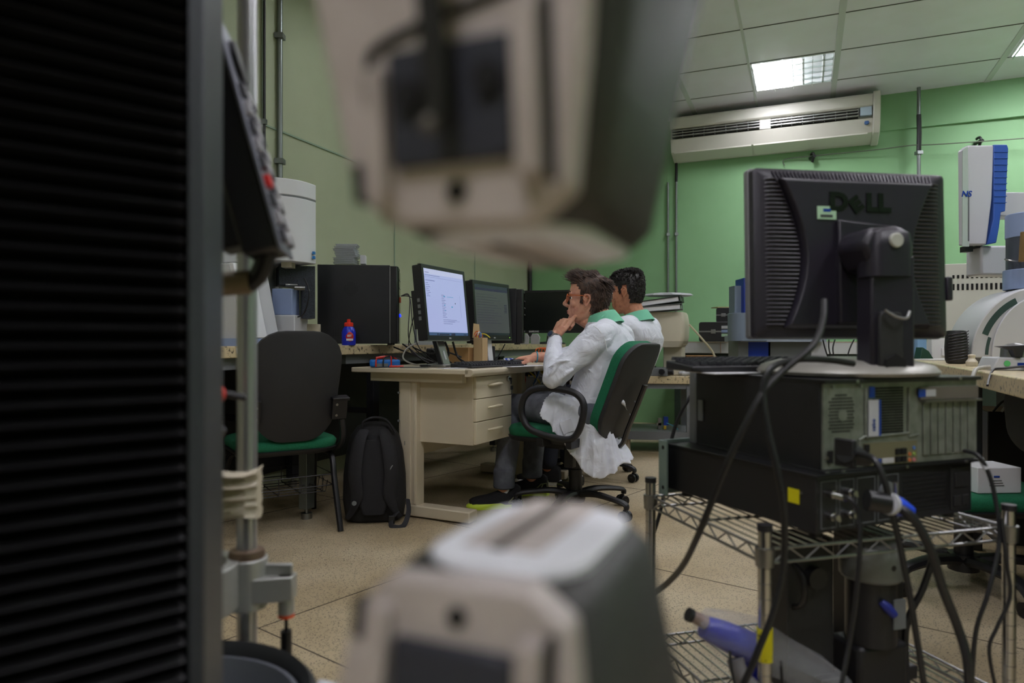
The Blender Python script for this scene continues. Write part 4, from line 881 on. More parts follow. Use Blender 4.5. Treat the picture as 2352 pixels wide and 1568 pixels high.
def hand(mb, wrist, x, z, side, curls, thumb, sc_=1.0):
    """x = towards the fingers, z = back of the hand, side = +1 when the thumb is on +y"""
    M = Matrix.Translation(V(wrist)) @ frame(x, z) @ Matrix.Scale(sc_, 4)
    P = lambda a, b, c: M @ V((a, b*side, c))
    kn = [(.088, .030), (.092, .010), (.088, -.010), (.078, -.028)]; ll = [(.040, .025, .020), (.045, .028, .021), (.041, .026, .020), (.032, .020, .018)]
    for i, (kx, ky_) in enumerate(kn):
        mb.cap(P(.005, ky_*.55, 0), P(kx, ky_, 0), .016, .0115)
        p = V((kx, ky_, 0)); an = 0; r = .0092 if i < 3 else .008
        for j in range(3):
            an += curls[i][j] if hasattr(curls[i], '__len__') else curls[i]*(1, 1.1, .7)[j]
            q_ = p+V((math.cos(an), (.04, .01, -.02, -.05)[i], -math.sin(an)))*ll[i][j]
            mb.cap(P(*p), P(*q_), r, r*.9); p = q_; r *= .93
    mb.cap(P(.012, .018, -.006), P(.045, .034, -.012), .018, .014)
    for a, b_ in zip(thumb[:-1], thumb[1:]): mb.cap(P(*a), P(*b_), .0115, .0098)
    return M
def limb(mb, pts, rr):
    for i in range(len(pts)-1): mb.cap(pts[i], pts[i+1], rr[i], rr[i+1])
def oval(c, lat, fwd, a, b, n=20, e=.85):
    c = V(c); out = []
    for q in range(n):
        t = 6.28318*q/n; cs, sn = math.cos(t), math.sin(t)
        out.append(c+V(lat)*a*math.copysign(abs(cs)**e, cs)+V(fwd)*b*math.copysign(abs(sn)**e, sn))
    return out
REM = lambda v, f=6, it=4: [('REMESH', dict(mode='VOXEL', voxel_size=v, use_smooth_shade=True)), ('SMOOTH', dict(factor=.5, iterations=it))]
# man with glasses -------------------------------------------------
p1 = thing('person', 'man with glasses in a white lab coat resting his chin on his hand', 'person')
fw = V((-.86, .51, 0)).normalized(); la = V((.51, .86, 0)).normalized()      # facing, and towards his right (away from the viewer)
hc = V((.386, 3.53, 1.080)); hf = V((-.93, .33, .08)).normalized()
MH = Matrix.Translation(hc) @ frame(hf, (.08, 0, 1)) @ Matrix.Scale(1.04, 4)
sk = MB(); head_mb(sk, MH)
nb = V((.462, 3.508, .968))
limb(sk, [hc+V((.03, -.005, -.06)), hc.lerp(nb, .62), nb], [.056, .054, .062])
sk.cap(MH @ V((.05, 0, -.085)), MH @ V((-.01, 0, -.10)), .030, .045)
shN = V((.398, 3.345, .885)); elN = V((.196, 3.30, .694)); wrN = V((.214, 3.462, .898))
shF = V((.57, 3.665, .89)); elF = V((.355, 3.87, .775)); wrF = V((.125, 3.81, .786))
limb(sk, [elN, wrN], [.040, .027]); limb(sk, [elF, wrF], [.038, .026])
hx = V((.44, .30, .86))
hand(sk, wrN, hx, (-.82, -.42, .38), -1, [(.85, 1.5, 1.0), (1.15, 1.4, .9), (1.25, 1.4, .9), (1.3, 1.3, .8)], [(.012, .016, -.006), (.058, .036, -.018), (.100, .036, -.026), (.132, .030, -.036)], 1.0)
hand(sk, wrF, (-1, -.06, -.12), (-.10, 0, 1), 1, [(.22, .35, .3), (.25, .4, .3), (.35, .5, .3), (.45, .5, .3)], [(.015, .02, -.006), (.05, .042, -.018), (.078, .050, -.026), (.10, .044, -.03)], .95)
# hidden but continuous trunk, legs inside the clothes
limb(sk, [nb+V((0, 0, -.02)), V((.47, 3.50, .78)), V((.42, 3.50, .55))], [.055, .09, .10])
for a, b_ in ((shN, elN), (shF, elF)): limb(sk, [nb+V((0, 0, -.05)), a+V((0, 0, -.01)), b_], [.05, .042, .036])
hipN = V((.385, 3.40, .515)); knN = V((.0, 3.76, .52)); anN = V((-.042, 3.66, .10))
hipF = V((.47, 3.58, .515)); knF = V((.14, 3.98, .52)); anF = V((.115, 3.95, .10))
for hp, kn_, an_ in ((hipN, knN, anN), (hipF, knF, anF)): limb(sk, [V((.42, 3.50, .55)), hp, kn_, an_], [.09, .065, .048, .034])
body1 = part('body', sk, M_skin, p1, smooth=180, mods=REM(.0032, it=3))
jn = MB()
for hp, kn_, an_ in ((hipN, knN, anN), (hipF, knF, anF)):
    limb(jn, [hp, hp.lerp(kn_, .5), kn_+V((.02, 0, .0))], [.095, .086, .070]); limb(jn, [kn_, kn_.lerp(an_, .45), an_+V((0, 0, .04))], [.070, .062, .055])
    jn.loft([[an_+V((.058*math.cos(t*.393), .055*math.sin(t*.393), z)) for t in range(16)] for z in (-.0, .10)])
jn.cap(hipN+V((-.01, 0, 0)), hipF+V((-.02, 0, 0)), .095, .095)
part('jeans', jn, M_jean, p1, smooth=180, mods=REM(.008, it=4))
def shoe(M, mu, ms, par, stripe=None):
    rs = []
    for x, w, h in ((-.075, .030, .085), (-.055, .036, .10), (0, .037, .088), (.05, .040, .066), (.10, .046, .050), (.15, .044, .042), (.182, .03, .034), (.195, .012, .026)):
        rs.append([M @ V((x, w*math.copysign(abs(math.cos(t))**.8, math.cos(t)), .022+h*max(-.0, math.sin(t)) if math.sin(t) > 0 else .022)) for t in [6.28318*k/16 for k in range(16)]])
    s = part('shoe', MB().loft(rs), mu, par, smooth=60)
    so = [(-.088, .0), (-.075, .032), (0, .036), (.06, .043), (.11, .050), (.16, .046), (.195, .025), (.208, 0)]
    pl = [(x, y) for x, y in so]+[(x, -y) for x, y in reversed(so[1:-1])]
    part('sole', MB().loft([[M @ V((x*k, y*k, z)) for x, y in pl] for z, k in ((.001, .97), (.010, 1.02), (.022, 1.01), (.030, .95))]), ms, s, smooth=50)
    if stripe:
        for side in (-1, 1):
            yy = side*.0385
            part('side_stripe', MB().tube([M @ V(p) for p in ((-.005, yy, .03), (-.045, yy*.97, .07), (-.075, yy*.8, .075), (-.08, yy*.8, .035), (-.005, yy*1.02, .03))], .004, 6), stripe, s)
            part('side_stripe', MB().tube([M @ V(p) for p in ((-.04, yy*1.0, .035), (-.055, yy*.96, .07))], .004, 6), stripe, s)
    return s
M_lime = mat('lime_sole', (205, 232, 70), .5); M_knit = mat('black_knit', (20, 20, 23), .8, bump=(400, .5)); M_olv = mat('olive_trim', (120, 125, 84), .6)
shoe(Matrix.Translation((-.030, 3.66, 0)) @ Matrix.Rotation(math.radians(190), 4, 'Z'), M_knit, M_lime, p1, M_olv)
shoe(Matrix.Translation((.125, 3.95, 0)) @ Matrix.Rotation(math.radians(170), 4, 'Z'), M_knit, M_lime, p1, M_olv)
part('sock', MB().cyl(anN+V((.012, 0, -.045)), anN+V((.006, 0, .0)), .030), M_paper, p1)
ct = MB()
def coat_body(ct, nb, ch, mid, hip, la, fw, w=.20):
    ct.loft([oval(nb+V((0, 0, .012)), la, fw, .062, .060), oval(nb+V((0, 0, -.012))+fw*-.005, la, fw, .105, .085), oval(nb.lerp(ch, .35)-fw*.01, la, fw, w*.92, .112),
             oval(nb.lerp(ch, .7)-fw*.01, la, fw, w, .130), oval(ch, la, fw, w*.97, .135), oval(mid, la, fw, w*.93, .140), oval(mid.lerp(hip, .5), la, fw, w*.96, .138), oval(hip, la, fw, w*.98, .135), oval(hip+V((0, 0, -.09))+fw*.02, la, fw, w*.96, .125)])
coat_body(ct, nb, V((.485, 3.50, .77)), V((.445, 3.50, .64)), V((.385, 3.515, .545)), la, fw, .195)
limb(ct, [V((.465, 3.42, .915)), shN+V((.012, .01, .0)), shN.lerp(elN, .5), elN, ], [.068, .074, .062, .056])
limb(ct, [elN, elN.lerp(wrN, .45), elN.lerp(wrN, .86)], [.056, .049, .037])
limb(ct, [V((.52, 3.58, .915)), shF, shF.lerp(elF, .5), elF], [.066, .072, .060, .054]); limb(ct, [elF, elF.lerp(wrF, .5)], [.052, .046])
# folds on the sleeve and back
_tx = bpy.data.textures.new('cloth_folds', 'CLOUDS'); _tx.noise_scale = .085; _tx.noise_depth = 1
def fold(a, b_, c, r): ct.tube([V(a), V(b_), V(c)], [r*.3, r, r*.3], 8, sm=5)
fold(elN+V((-.045, -.02, -.01)), elN+V((-.01, -.052, .03)), elN+V((.03, -.04, .09)), .010); fold(elN+V((-.03, -.04, .05)), elN+V((.02, -.05, .08)), elN+V((.07, -.05, .09)), .009)
fold(elN+V((.0, -.045, -.03)), elN+V((.05, -.05, .02)), elN+V((.10, -.05, .05)), .009)
for k in range(5): fold((.36+.03*k, 3.335+.005*k, .74-.03*k), (.43+.025*k, 3.345, .70-.03*k), (.52+.01*k, 3.39, .735-.05*k), .010)
# skirt of the coat: over the thigh, down outside the seat and round the back
def skirt(ct, cols, th=.016, n=9):
    m = len(cols); K = 4; C = []
    for i in range((m-1)*K+1):
        a = min(i//K, m-2); t = i/K-a; t = t*t*(3-2*t) if 0 else t; A_, B_ = cols[a], cols[a+1]; C.append([A_[j].lerp(B_[j], t) for j in range(3)])
    M_ = len(C); outer = []; inner = []
    cen = sum((c[0] for c in C), V())/M_
    for i, (p0, p1_, p2) in enumerate(C):
        ro, ri = [], []
        for j in range(n+1):
            t = j/n; p = p0*(1-t)**2+p1_*2*t*(1-t)+p2*t*t; an = math.radians(-150+130*i/(M_-1)); o = V((math.cos(an), math.sin(an), 0))
            p = p+o*(.013*t*math.sin(i*1.9)+.008*t*math.sin(i*.83+1+t*2)); ro.append(p+o*th/2); ri.append(p-o*th/2)
        outer.append(ro); inner.append(ri)
    ct.loft([ro+list(reversed(ri)) for ro, ri in zip(outer, inner)])
cols = [[V((.20, 3.395, .625)), V((.155, 3.37, .60)), V((.135, 3.345, .515))],
        [V((.25, 3.365, .61)), V((.205, 3.335, .57)), V((.205, 3.320, .44))],
        [V((.31, 3.355, .60)), V((.275, 3.315, .52)), V((.285, 3.305, .33))],
        [V((.37, 3.355, .60)), V((.345, 3.305, .46)), V((.352, 3.302, .24))],
        [V((.43, 3.365, .60)), V((.425, 3.310, .45)), V((.420, 3.300, .215))],
        [V((.465, 3.400, .60)), V((.450, 3.350, .46)), V((.475, 3.315, .24))],
        [V((.47, 3.445, .52)), V((.475, 3.41, .44)), V((.530, 3.35, .285))],
        [V((.49, 3.46, .42)), V((.53, 3.49, .40)), V((.575, 3.43, .27))],
        [V((.52, 3.56, .40)), V((.565, 3.59, .38)), V((.61, 3.53, .29))]]
skirt(ct, cols)
part('lab_coat', ct, M_coat, p1, smooth=180, mods=REM(.0055, it=3)+[('DISPLACE', dict(texture=_tx, strength=.017, mid_level=.5, texture_coords='GLOBAL'))])
# pocket, seams, collar, cuff details
part('sleeve_seam', MB().tube([shN+V((-.012, -.040, .060)), shN+V((.012, -.055, .040)), shN+V((.038, -.058, -.005)), shN+V((.052, -.050, -.06))], .0022, 6, sm=6), mat('seam_white', (236, 238, 242), .7), p1)
cl = MB(); rings = []
for k in range(13):
    a = math.radians(-110+k*22+90); cen = nb+V((-.004, .002, 0)); d = la*math.cos(a)-fw*math.sin(a)
    tl = d.dot(fw); lo = cen-fw*.012+d*.094+V((0, 0, -.018-.022*tl)); hi = cen+fw*.012+d*.069+V((0, 0, .040-.022*tl)); rings.append([lo-d*.003, lo+d*.003, hi+d*.004, hi-d*.002])
cl.loft(rings); part('collar', cl, M_collar, p1, smooth=50, label='mint green collar')
part('coat_pocket', MB().prism([(-.03, -.035), (.03, -.03), (.028, .03), (-.032, .028)], 0, .004, 'y', Matrix.Translation((.262, 3.300, .47)) @ Matrix.Rotation(math.radians(-18), 4, 'Y')), M_coat, p1, bevel=.002)
# glasses
M_or = mat('amber_frame', (190, 96, 40), .35); M_ln = mat('lens', (225, 232, 240), .05, alpha=.14)
gl = part('glasses', MB().tube([MH @ V((.100+.0-.006*math.cos(t*.5236)*0-abs(.033+.024*math.cos(t*.5236))*.12, .033+.024*math.cos(t*.5236), .002+.019*math.sin(t*.5236))) for t in range(12)], .0022, 6, loop=True, sm=2)
          .tube([MH @ V((.100-abs(.033+.024*math.cos(t*.5236))*.12, -.033+.024*math.cos(t*.5236), .002+.019*math.sin(t*.5236))) for t in range(12)], .0022, 6, loop=True, sm=2)
          .tube([MH @ V((.101, -.01, .006)), MH @ V((.104, 0, .009)), MH @ V((.101, .01, .006))], .002, 6), M_or, p1)
for s in (-1, 1):
    part('temple_arm', MB().tube([MH @ V((.090, s*.060, .012)), MH @ V((.06, s*.078, .014)), MH @ V((.0, s*.083, .014)), MH @ V((-.02, s*.084, .004))], .0026, 6), M_or, gl)
    part('lens', MB().lathe([(.0, 0), (.021, 0), (.021, .001), (0, .001)], (0, 0, 0), 16, MH @ Matrix.Translation((.096, s*.033, .002)) @ Matrix.Rotation(math.radians(90), 4, 'Y')), M_ln, gl)
    ey = part('eye', MB().sph(MH @ V((.0715, s*.031, .003)), .0125), mat('eye_white', (225, 222, 218), .25), p1)
    part('iris', MB().sph(MH @ V((.0780, s*.0345, .003)), .0078), mat('iris_brown', (50, 34, 24), .2), ey)
    part('eyebrow', MB().tube([MH @ V((.099, s*.014, .030)), MH @ V((.094, s*.032, .036)), MH @ V((.078, s*.052, .032))], [.003, .0042, .002], 6, sm=4), M_hair1, p1)
part('lips', MB().cap(MH @ V((.0955, -.012, -.0610)), MH @ V((.0955, .012, -.0610)), .0042, .0042).cap(MH @ V((.0925, -.011, -.0705)), MH @ V((.0925, .011, -.0705)), .0048, .0048), mat('lip_pink', (190, 116, 104), .45), p1)
def reg1(p):
    if p.z > .085: return True
    if p.x > .058: return p.z > .078
    if p.x > .022: return p.z > .045+(p.x-.022)*.9
    if p.x > .004: return p.z > -.022
    if p.x > -.032: return p.z > .030 or abs(p.y) < .03
    return p.z > -.088+max(0, p.x+.10)*.25
hair(MH, reg1, lambda p: V((.75, -.2, .42)) if (p.x > .0 and p.z > .07) else (V((.55, -.3, .1)) if p.z > .095 and p.x > -.055 else (V((-.45, .1, -.6)) if p.z > .06 else V((-.25, 0, -1)))), M_hair1, p1, 4600,
     lambda p: .046 if (p.x > .01 and p.z > .085) else (.034 if p.z > .07 else .020), .0019, k=1.055)
# watch, wrist band
wt = part('wrist_watch', MB().tube([wrN+(wrN-elN).normalized()*.0+frame(wrN-elN, (0, -1, 0)).to_3x3() @ V((-.012, .0315*math.cos(t*.5236), .0295*math.sin(t*.5236))) for t in range(12)], .0048, 6, loop=True, flat=1), M_chrome, p1)
wd_ = frame(wrN-elN, (0, -1, 0)).to_3x3()
part('watch_face', MB().cyl(wrN+wd_ @ V((-.012, .020, .022)), wrN+wd_ @ V((-.012, .027, .030)), .018), M_steel, wt); part('dial', MB().cyl(wrN+wd_ @ V((-.012, .027, .0300)), wrN+wd_ @ V((-.012, .0275, .0306)), .0145), mat('dial_blue', (40, 52, 80), .2), wt)
wf_ = frame(wrF-elF, (0, 0, 1)).to_3x3()
part('wrist_band', MB().tube([wrF+wf_ @ V((-.008, .029*math.cos(t*.5236), .028*math.sin(t*.5236))) for t in range(12)], .0035, 6, loop=True), mat('teal_band', (60, 150, 170), .5), p1)
# man behind -------------------------------------------------------
p2 = thing('person', 'man with dark curly hair in a white lab coat, sitting behind the man with glasses', 'person')
h2 = V((.690, 4.18, 1.165)); hf2 = V((-.86, .50, -.12)).normalized()
MH2 = Matrix.Translation(h2) @ frame(hf2, (-.08, .05, 1)) @ Matrix.Scale(1.04, 4)
sk = MB(); head_mb(sk, MH2); nb2 = V((.745, 4.16, 1.00))
limb(sk, [h2+V((.02, -.0, -.06)), nb2], [.058, .062]); limb(sk, [nb2+V((0, 0, -.03)), V((.74, 4.20, .8)), V((.64, 4.3, .55))], [.055, .10, .11])
f2 = V((-.80, .60, 0)).normalized(); l2 = V((.60, .80, 0)).normalized()
s2N = nb2-l2*.165+V((.01, .02, -.055)); s2F = nb2+l2*.165+V((.01, .02, -.055)); e2N = V((.42, 4.10, .80)); e2F = V((.60, 4.62, .78)); w2N = V((.25, 4.33, .79)); w2F = V((.38, 4.72, .79))
for a, b_, c in ((s2N, e2N, w2N), (s2F, e2F, w2F)):
    limb(sk, [nb2, a, b_, c], [.06, .045, .036, .026]); hand(sk, c, (-1, .2, -.05), (0, 0, 1), 1 if c is w2F else -1, [.25, .3, .35, .4], [(.015, .02, -.006), (.05, .042, -.014), (.08, .05, -.016), (.10, .045, -.016)], .95)
hp2 = [(V((.58, 4.22, .52)), V((.25, 4.30, .52)), V((.22, 4.24, .10))), (V((.64, 4.40, .52)), V((.38, 4.62, .52)), V((.36, 4.42, .10)))]
for a, b_, c in hp2: limb(sk, [V((.62, 4.3, .55)), a, b_, c], [.09, .065, .048, .034])
part('body', sk, M_skin2, p2, smooth=180, mods=REM(.0042, it=3))
jn = MB()
for a, b_, c in hp2:
    limb(jn, [a, b_], [.095, .072]); limb(jn, [b_, c+V((0, 0, .04))], [.072, .056])
jn.cap(hp2[0][0], hp2[1][0], .11, .11)
part('jeans', jn, M_jean2, p2, smooth=180, mods=REM(.009, it=4))
shoe(Matrix.Translation((.22, 4.24, 0)) @ Matrix.Rotation(math.radians(165), 4, 'Z'), M_knit, M_paper, p2); shoe(Matrix.Translation((.36, 4.42, 0)) @ Matrix.Rotation(math.radians(170), 4, 'Z'), M_knit, M_paper, p2)
ct = MB(); coat_body(ct, nb2, V((.755, 4.21, .84)), V((.70, 4.27, .68)), V((.62, 4.33, .56)), l2, f2, .195)
for s_, e_, w_2 in ((s2N, e2N, w2N), (s2F, e2F, w2F)): limb(ct, [nb2.lerp(s_, .6)+V((0, 0, -.01)), s_, s_.lerp(e_, .5), e_], [.07, .074, .062, .055]); limb(ct, [e_, e_.lerp(w_2, .85)], [.052, .040])
part('lab_coat', ct, M_coat, p2, smooth=180, mods=REM(.007, it=4)+[('DISPLACE', dict(texture=_tx, strength=.015, mid_level=.5, texture_coords='GLOBAL'))])
cl = MB(); rings = []
for k in range(13):
    a = math.radians(-110+k*22+90); d = l2*math.cos(a)-f2*math.sin(a)
    tl = d.dot(f2); lo = nb2-f2*.010+d*.096+V((0, 0, -.020-.022*tl)); hi = nb2+f2*.010+d*.070+V((0, 0, .038-.022*tl)); rings.append([lo-d*.003, lo+d*.003, hi+d*.004, hi-d*.002])
cl.loft(rings); part('collar', cl, M_collar, p2, smooth=50, label='mint green collar')
for s in (-1, 1):
    ey = part('eye', MB().sph(MH2 @ V((.0715, s*.031, .003)), .0125), mat('eye_white', (1, 1, 1)), p2); part('iris', MB().sph(MH2 @ V((.0780, s*.0345, .003)), .0078), mat('iris_brown', (1, 1, 1)), ey)
def reg2(p):
    if p.z > .075: return True
    if p.x > .058: return p.z > .062
    if p.x > .020: return p.z > .030+(p.x-.02)*.6
    if p.x > .002: return p.z > -.012
    if p.x > -.034: return p.z > .034 or abs(p.y) < .03
    return p.z > -.085+max(0, p.x+.10)*.3
hair(MH2, reg2, lambda p: V((0, 0, 1)), M_hair2, p2, 2600, lambda p: .030 if p.z > .05 else .018, .0024, curl=.0048, k=1.06, seed=3)
# ---------------- wire cart at right ----------------
CA = math.radians(15.5)
ct_ = thing('wire_cart', 'chrome wire shelving cart carrying the computer and the black rack unit', 'cart', (.468, 1.29, 0), CA)
CM = ct_.matrix_basis.copy() if 0 else (Matrix.Translation((.468, 1.29, 0)) @ Matrix.Rotation(CA, 4, 'Z'))
CWd, CDp = .585, .46
ZS, ZL = .485, .135
for x, y in ((0, 0), (CWd, 0), (0, CDp), (CWd, CDp)):
    g = part('post', MB().cyl((x, y, .02), (x, y, .522), .0125, n=20), M_chrome, ct_)
    part('post_cap', MB().cyl((x, y, .52), (x, y, .532), .014, n=20), M_blk, g)
    for z in (ZS, ZL): part('collar', MB().cyl((x, y, z-.03), (x, y, z+.004), .0165, .018, n=20), M_steel, g)
    part('foot', MB().cyl((x, y, 0), (x, y, .02), .018, n=16), M_blk, g)
    gv = MB()
    for k in range(16): gv.tube([(x+.0126*math.cos(q*.524), y+.0126*math.sin(q*.524), .06+.028*k) for q in range(12)], .0007, 4, loop=True)
    part('height_grooves', gv, M_blk, g)
for z in (ZS, ZL):
    fr = MB(); c = [(0, 0), (CWd, 0), (CWd, CDp), (0, CDp)]
    for i in range(4):
        a, b = V((*c[i], z)), V((*c[(i+1) % 4], z)); d = (b-a).normalized()
        fr.tube([a+d*.012, b-d*.012], .0032, 8); fr.tube([a+d*.012+V((0, 0, -.026)), b-d*.012+V((0, 0, -.026))], .0032, 8)
        n = int((b-a).length/.036); pts = []
        for k in range(n+1): pts.append(a+d*(.02+((b-a).length-.04)*k/n)+V((0, 0, -.001 if k % 2 else -.025)))
        fr.tube(pts, .0022, 6)
    sh = part('shelf_frame', fr, M_steel, ct_)
    part('cross_wire', MB().tube([(.0, CDp*.5, z-.004), (CWd, CDp*.5, z-.004)], .0032, 8), M_steel, sh)
    for k in range(23): part('shelf_wire', MB().tube([(.02+.0248*k, 0.0, z+.002), (.02+.0248*k, CDp, z+.002)], .0019, 6), M_chrome, sh)
def CP(x, y, z): return CM @ V((x, y, z))
tape = MB().cyl((0, 0, .335), (0, 0, .395), .0145, n=18)
o = solo('yellow_tape', 'strip of yellow tape with dark marks wrapped on the near post of the cart', 'tape', tape, mat('yellow_tape_marked', (215, 205, 10), .5, noise=(60, (60, 58, 20), .62, .66)), (.468, 1.29, -.055))
# ---------------- rack unit ----------------
RA = math.radians(24)
ru = thing('rack_instrument', 'black rack instrument with round connectors lying under the computer', 'electronic device', (.574, 1.315, .492), RA)
RL, RW = .46, .455            # depth (local y), width (local x)
part('casing', MB().bx((0, 0, .014), (RW, RL, .122)), M_blk, ru, bevel=.002)
part('top_lip', MB().bx((-.002, -.004, .118), (RW+.002, RL, .125)), M_blk2, ru, bevel=.001)
part('front_panel', MB().bx((-.022, RL, .0), (RW+.022, RL+.006, .134)), mat('rack_grey_green', (120, 138, 132), .5), ru, bevel=.001)
part('rack_ear', MB().bx((-.024, RL-.03, .002), (-.020, RL, .134)), mat('rack_grey_green', (1, 1, 1)), ru)
for z in (.02, .118): part('slot', MB().cyl((-.0245, RL-.015, z), (-.019, RL-.015, z), .005, n=12), M_hole, ru)
for x, y in ((.03, .03), (.42, .03), (.03, .42), (.42, .42)): part('foot', MB().cyl((x, y, 0), (x, y, .016), .013), M_blk2, ru)
part('warning_label', MB().bx((-.0012, .04, .062), (0.0, .068, .090)), M_yel, ru)
part('screw', MB().cyl((-.002, .035, .085), (0, .035, .085), .003, n=8), M_steel, ru)
def frm(x0, x1, z0, z1, par): 
    m = MB()
    for a, b in (((x0, z0), (x1, z0+.0012)), ((x0, z1-.0012), (x1, z1)), ((x0, z0), (x0+.0012, z1)), ((x1-.0012, z0), (x1, z1))): m.bx((a[0], -.0012, a[1]), (b[0], 0, b[1]))
    return part('panel_frame', m, M_gray, par)
for x0, x1 in ((.012, .053), (.060, .100), (.107, .158), (.166, .225)): frm(x0, x1, .022, .112, ru)
for x, z in ((.033, .088), (.033, .046), (.080, .088), (.080, .046)):
    c = part('coax_connector', MB().cyl((x, 0, z), (x, -.012, z), .0078, n=18).cyl((x, -.012, z), (x, -.022, z), .0058, n=18), M_chrome, ru)
    part('lug', MB().box((x+.008, -.016, z-.006), (.005, .006, .005)), M_chrome, c)
part('circular_socket', MB().lathe([(.019, 0), (.021, 0), (.021, .006), (.019, .006)], (0, 0, 0), 24, Matrix.Translation((.190, 0, .078)) @ Matrix.Rotation(math.radians(90), 4, 'X')), M_gray, ru)
gr_ = MB()
for k in range(9): gr_.bx((.24, -.001, .03+.009*k), (.37, 0, .034+.009*k))
part('vent_slots', gr_, M_hole, ru)
part('mains_inlet', MB().bx((.385, -.002, .022), (.445, 0, .112)).bx((.392, -.005, .030), (.414, -.002, .052)).bx((.42, -.005, .030), (.44, -.002, .052)).bx((.395, -.005, .07), (.44, -.002, .1)), M_shell, ru, bevel=.001)
text('warning_mark', '!', .010, M_gray, ru, face_y(.178, -.0016, .098)); 
# ---------------- desktop computer on its side ----------------
PA = math.radians(20.2)
pc = thing('desktop_computer', 'desktop computer case lying on its side with its grey metal back towards the viewer', 'computer', (.598, 1.34, .6165), PA)
PW, PL, PH = .422, .41, .178
part('casing', MB().bx((0, .008, 0), (PW, PL, PH)), M_blk, pc, bevel=.002)
part('top_lip', MB().bx((-.001, -.006, PH-.006), (PW+.003, PL, PH+.002)), M_blk2, pc, bevel=.001)
part('bottom_lip', MB().bx((-.001, -.004, -.002), (PW+.002, PL, .004)), M_blk2, pc, bevel=.001)
M_pan = mat('galvanised_panel', (134, 140, 130), .5, .35, noise=(30, (116, 122, 112), .4, .6))
part('rear_panel', MB().bx((.004, .002, .006), (PW-.002, .010, PH-.006)), M_pan, pc)
fpn = part('front_bezel', MB().bx((-.002, PL, -.004), (PW+.002, PL+.03, PH+.004)), mat('bezel_silver', (120, 122, 126), .45, .3), pc, bevel=.006)
part('bezel_slot', MB().bx((-.004, PL-.03, .06), (-.0005, PL-.012, .11)), M_gray, pc)
# round-cornered fan grille, hex pattern as small dark holes
fg = MB(); k = 0
for i in range(13):
    for jx in range(13):
        x = .018+.0052*i*1.0+(.0026 if jx % 2 else 0); z = .072+.0064*jx
        if (x-.047)**2+(z-.112)**2 < .040**2 and abs(x-.047) < .032: fg.cyl((x, .0013, z), (x, .003, z), .0021, n=6)
part('fan_grille', fg, M_hole, pc); part('fan_hub', MB().cyl((.05, .0005, .11), (.05, .0022, .11), .012, n=20), M_pan, pc)
pg_ = MB()
for i in range(17):
    for jx in range(17): pg_.box((.130+.0048*i, .0012, .072+.0055*jx), (.0030, .002, .0034))
part('square_vent', pg_, M_hole, pc)
ru_ = MB()
ru_.tube([(.108, .0, .160), (.108, 0, .068), (.092, 0, .060), (.092, 0, .02)], .003, 6); ru_.tube([(.108, 0, .064), (.222, 0, .068), (.224, 0, .160)], .003, 6); ru_.tube([(.224, 0, .06), (.25, 0, .064)], .002, 6)
part('pressed_rib', ru_, M_pan, pc)
part('port_plate', MB().bx((.104, -.0005, .008), (.245, .002, .052)), mat('port_plate', (128, 124, 98), .5, .3), pc)
for x, z, w, h, m_ in ((.104, .034, .012, .016, M_hole), (.128, .010, .018, .010, M_blue), (.150, .010, .03, .010, M_lgray), (.185, .010, .014, .012, M_hole), (.201, .010, .014, .012, M_hole), (.185, .026, .014, .012, M_hole), (.201, .026, .014, .012, M_hole)):
    part('port', MB().bx((x, -.003, z), (x+w, 0, z+h)), m_, pc, bevel=.0006)
for i, (x, z, col) in enumerate(((.224, .010, (200, 110, 70)), (.236, .010, (200, 120, 130)), (.224, .022, (200, 110, 60)), (.236, .022, (150, 180, 90)), (.236, .034, (90, 130, 200)))):
    part('audio_jack', MB().cyl((x, -.002, z+.003), (x, 0, z+.003), .0038, n=12), mat('jack_%d' % i, col, .5), pc)
part('switch', MB().bx((.012, -.002, .018), (.024, 0, .042)), M_hole, pc); part('socket', MB().bx((.036, -.001, .022), (.042, .001, .046)), M_hole, pc)
for k in range(7): part('expansion_slot', MB().bx((.262+.0215*k, -.0015, .02), (.280+.0215*k, .001, .128)), M_pan, pc, bevel=.001)
part('slot_bracket', MB().bx((.25, -.004, .134), (PW-.004, 0, .160)), mat('bracket_brown', (126, 118, 112), .45, .5), pc, bevel=.001)
part('bracket_edge', MB().bx((.255, -.012, .129), (PW-.004, 0, .133)), M_steel, pc)
part('blue_sticker', MB().bx((.244, -.0052, .140), (.264, -.0038, .156)), M_blue, pc); part('white_sticker', MB().bx((.264, -.0052, .141), (.292, -.0038, .155)), M_lgray, pc)
part('blue_sticker', MB().bx((.118, -.001, .142), (.131, .001, .164)), M_blue, pc)
stk = part('hanging_label', MB().bx((.112, -.004, .066), (.141, -.0025, .138)), M_lgray, pc); part('label_edge', MB().bx((.138, -.0048, .066), (.143, -.004, .138)), M_blue, pc)
text('label_print', 'cabo', .013, M_blue, stk, Matrix.Translation((.124, -.0045, .088)) @ Matrix.Rotation(math.radians(90), 4, 'Y') @ Matrix.Rotation(math.radians(0), 4, 'X') if 0 else Matrix.Translation((.128, -.0045, .088)) @ Matrix.Rotation(math.radians(-90), 4, 'Y') @ Matrix.Rotation(math.radians(90), 4, 'X'))
for x, z in ((.006, .001), (.045, .001), (.21, .001), (.38, .001), (.003, .03), (.08, PH-.002), (.09, PH-.012), (.02, PH-.012), (.36, PH-.002), (.033, .05)): part('screw', MB().cyl((x, -.008, z), (x, -.003, z), .0035, n=10), M_steel, pc)
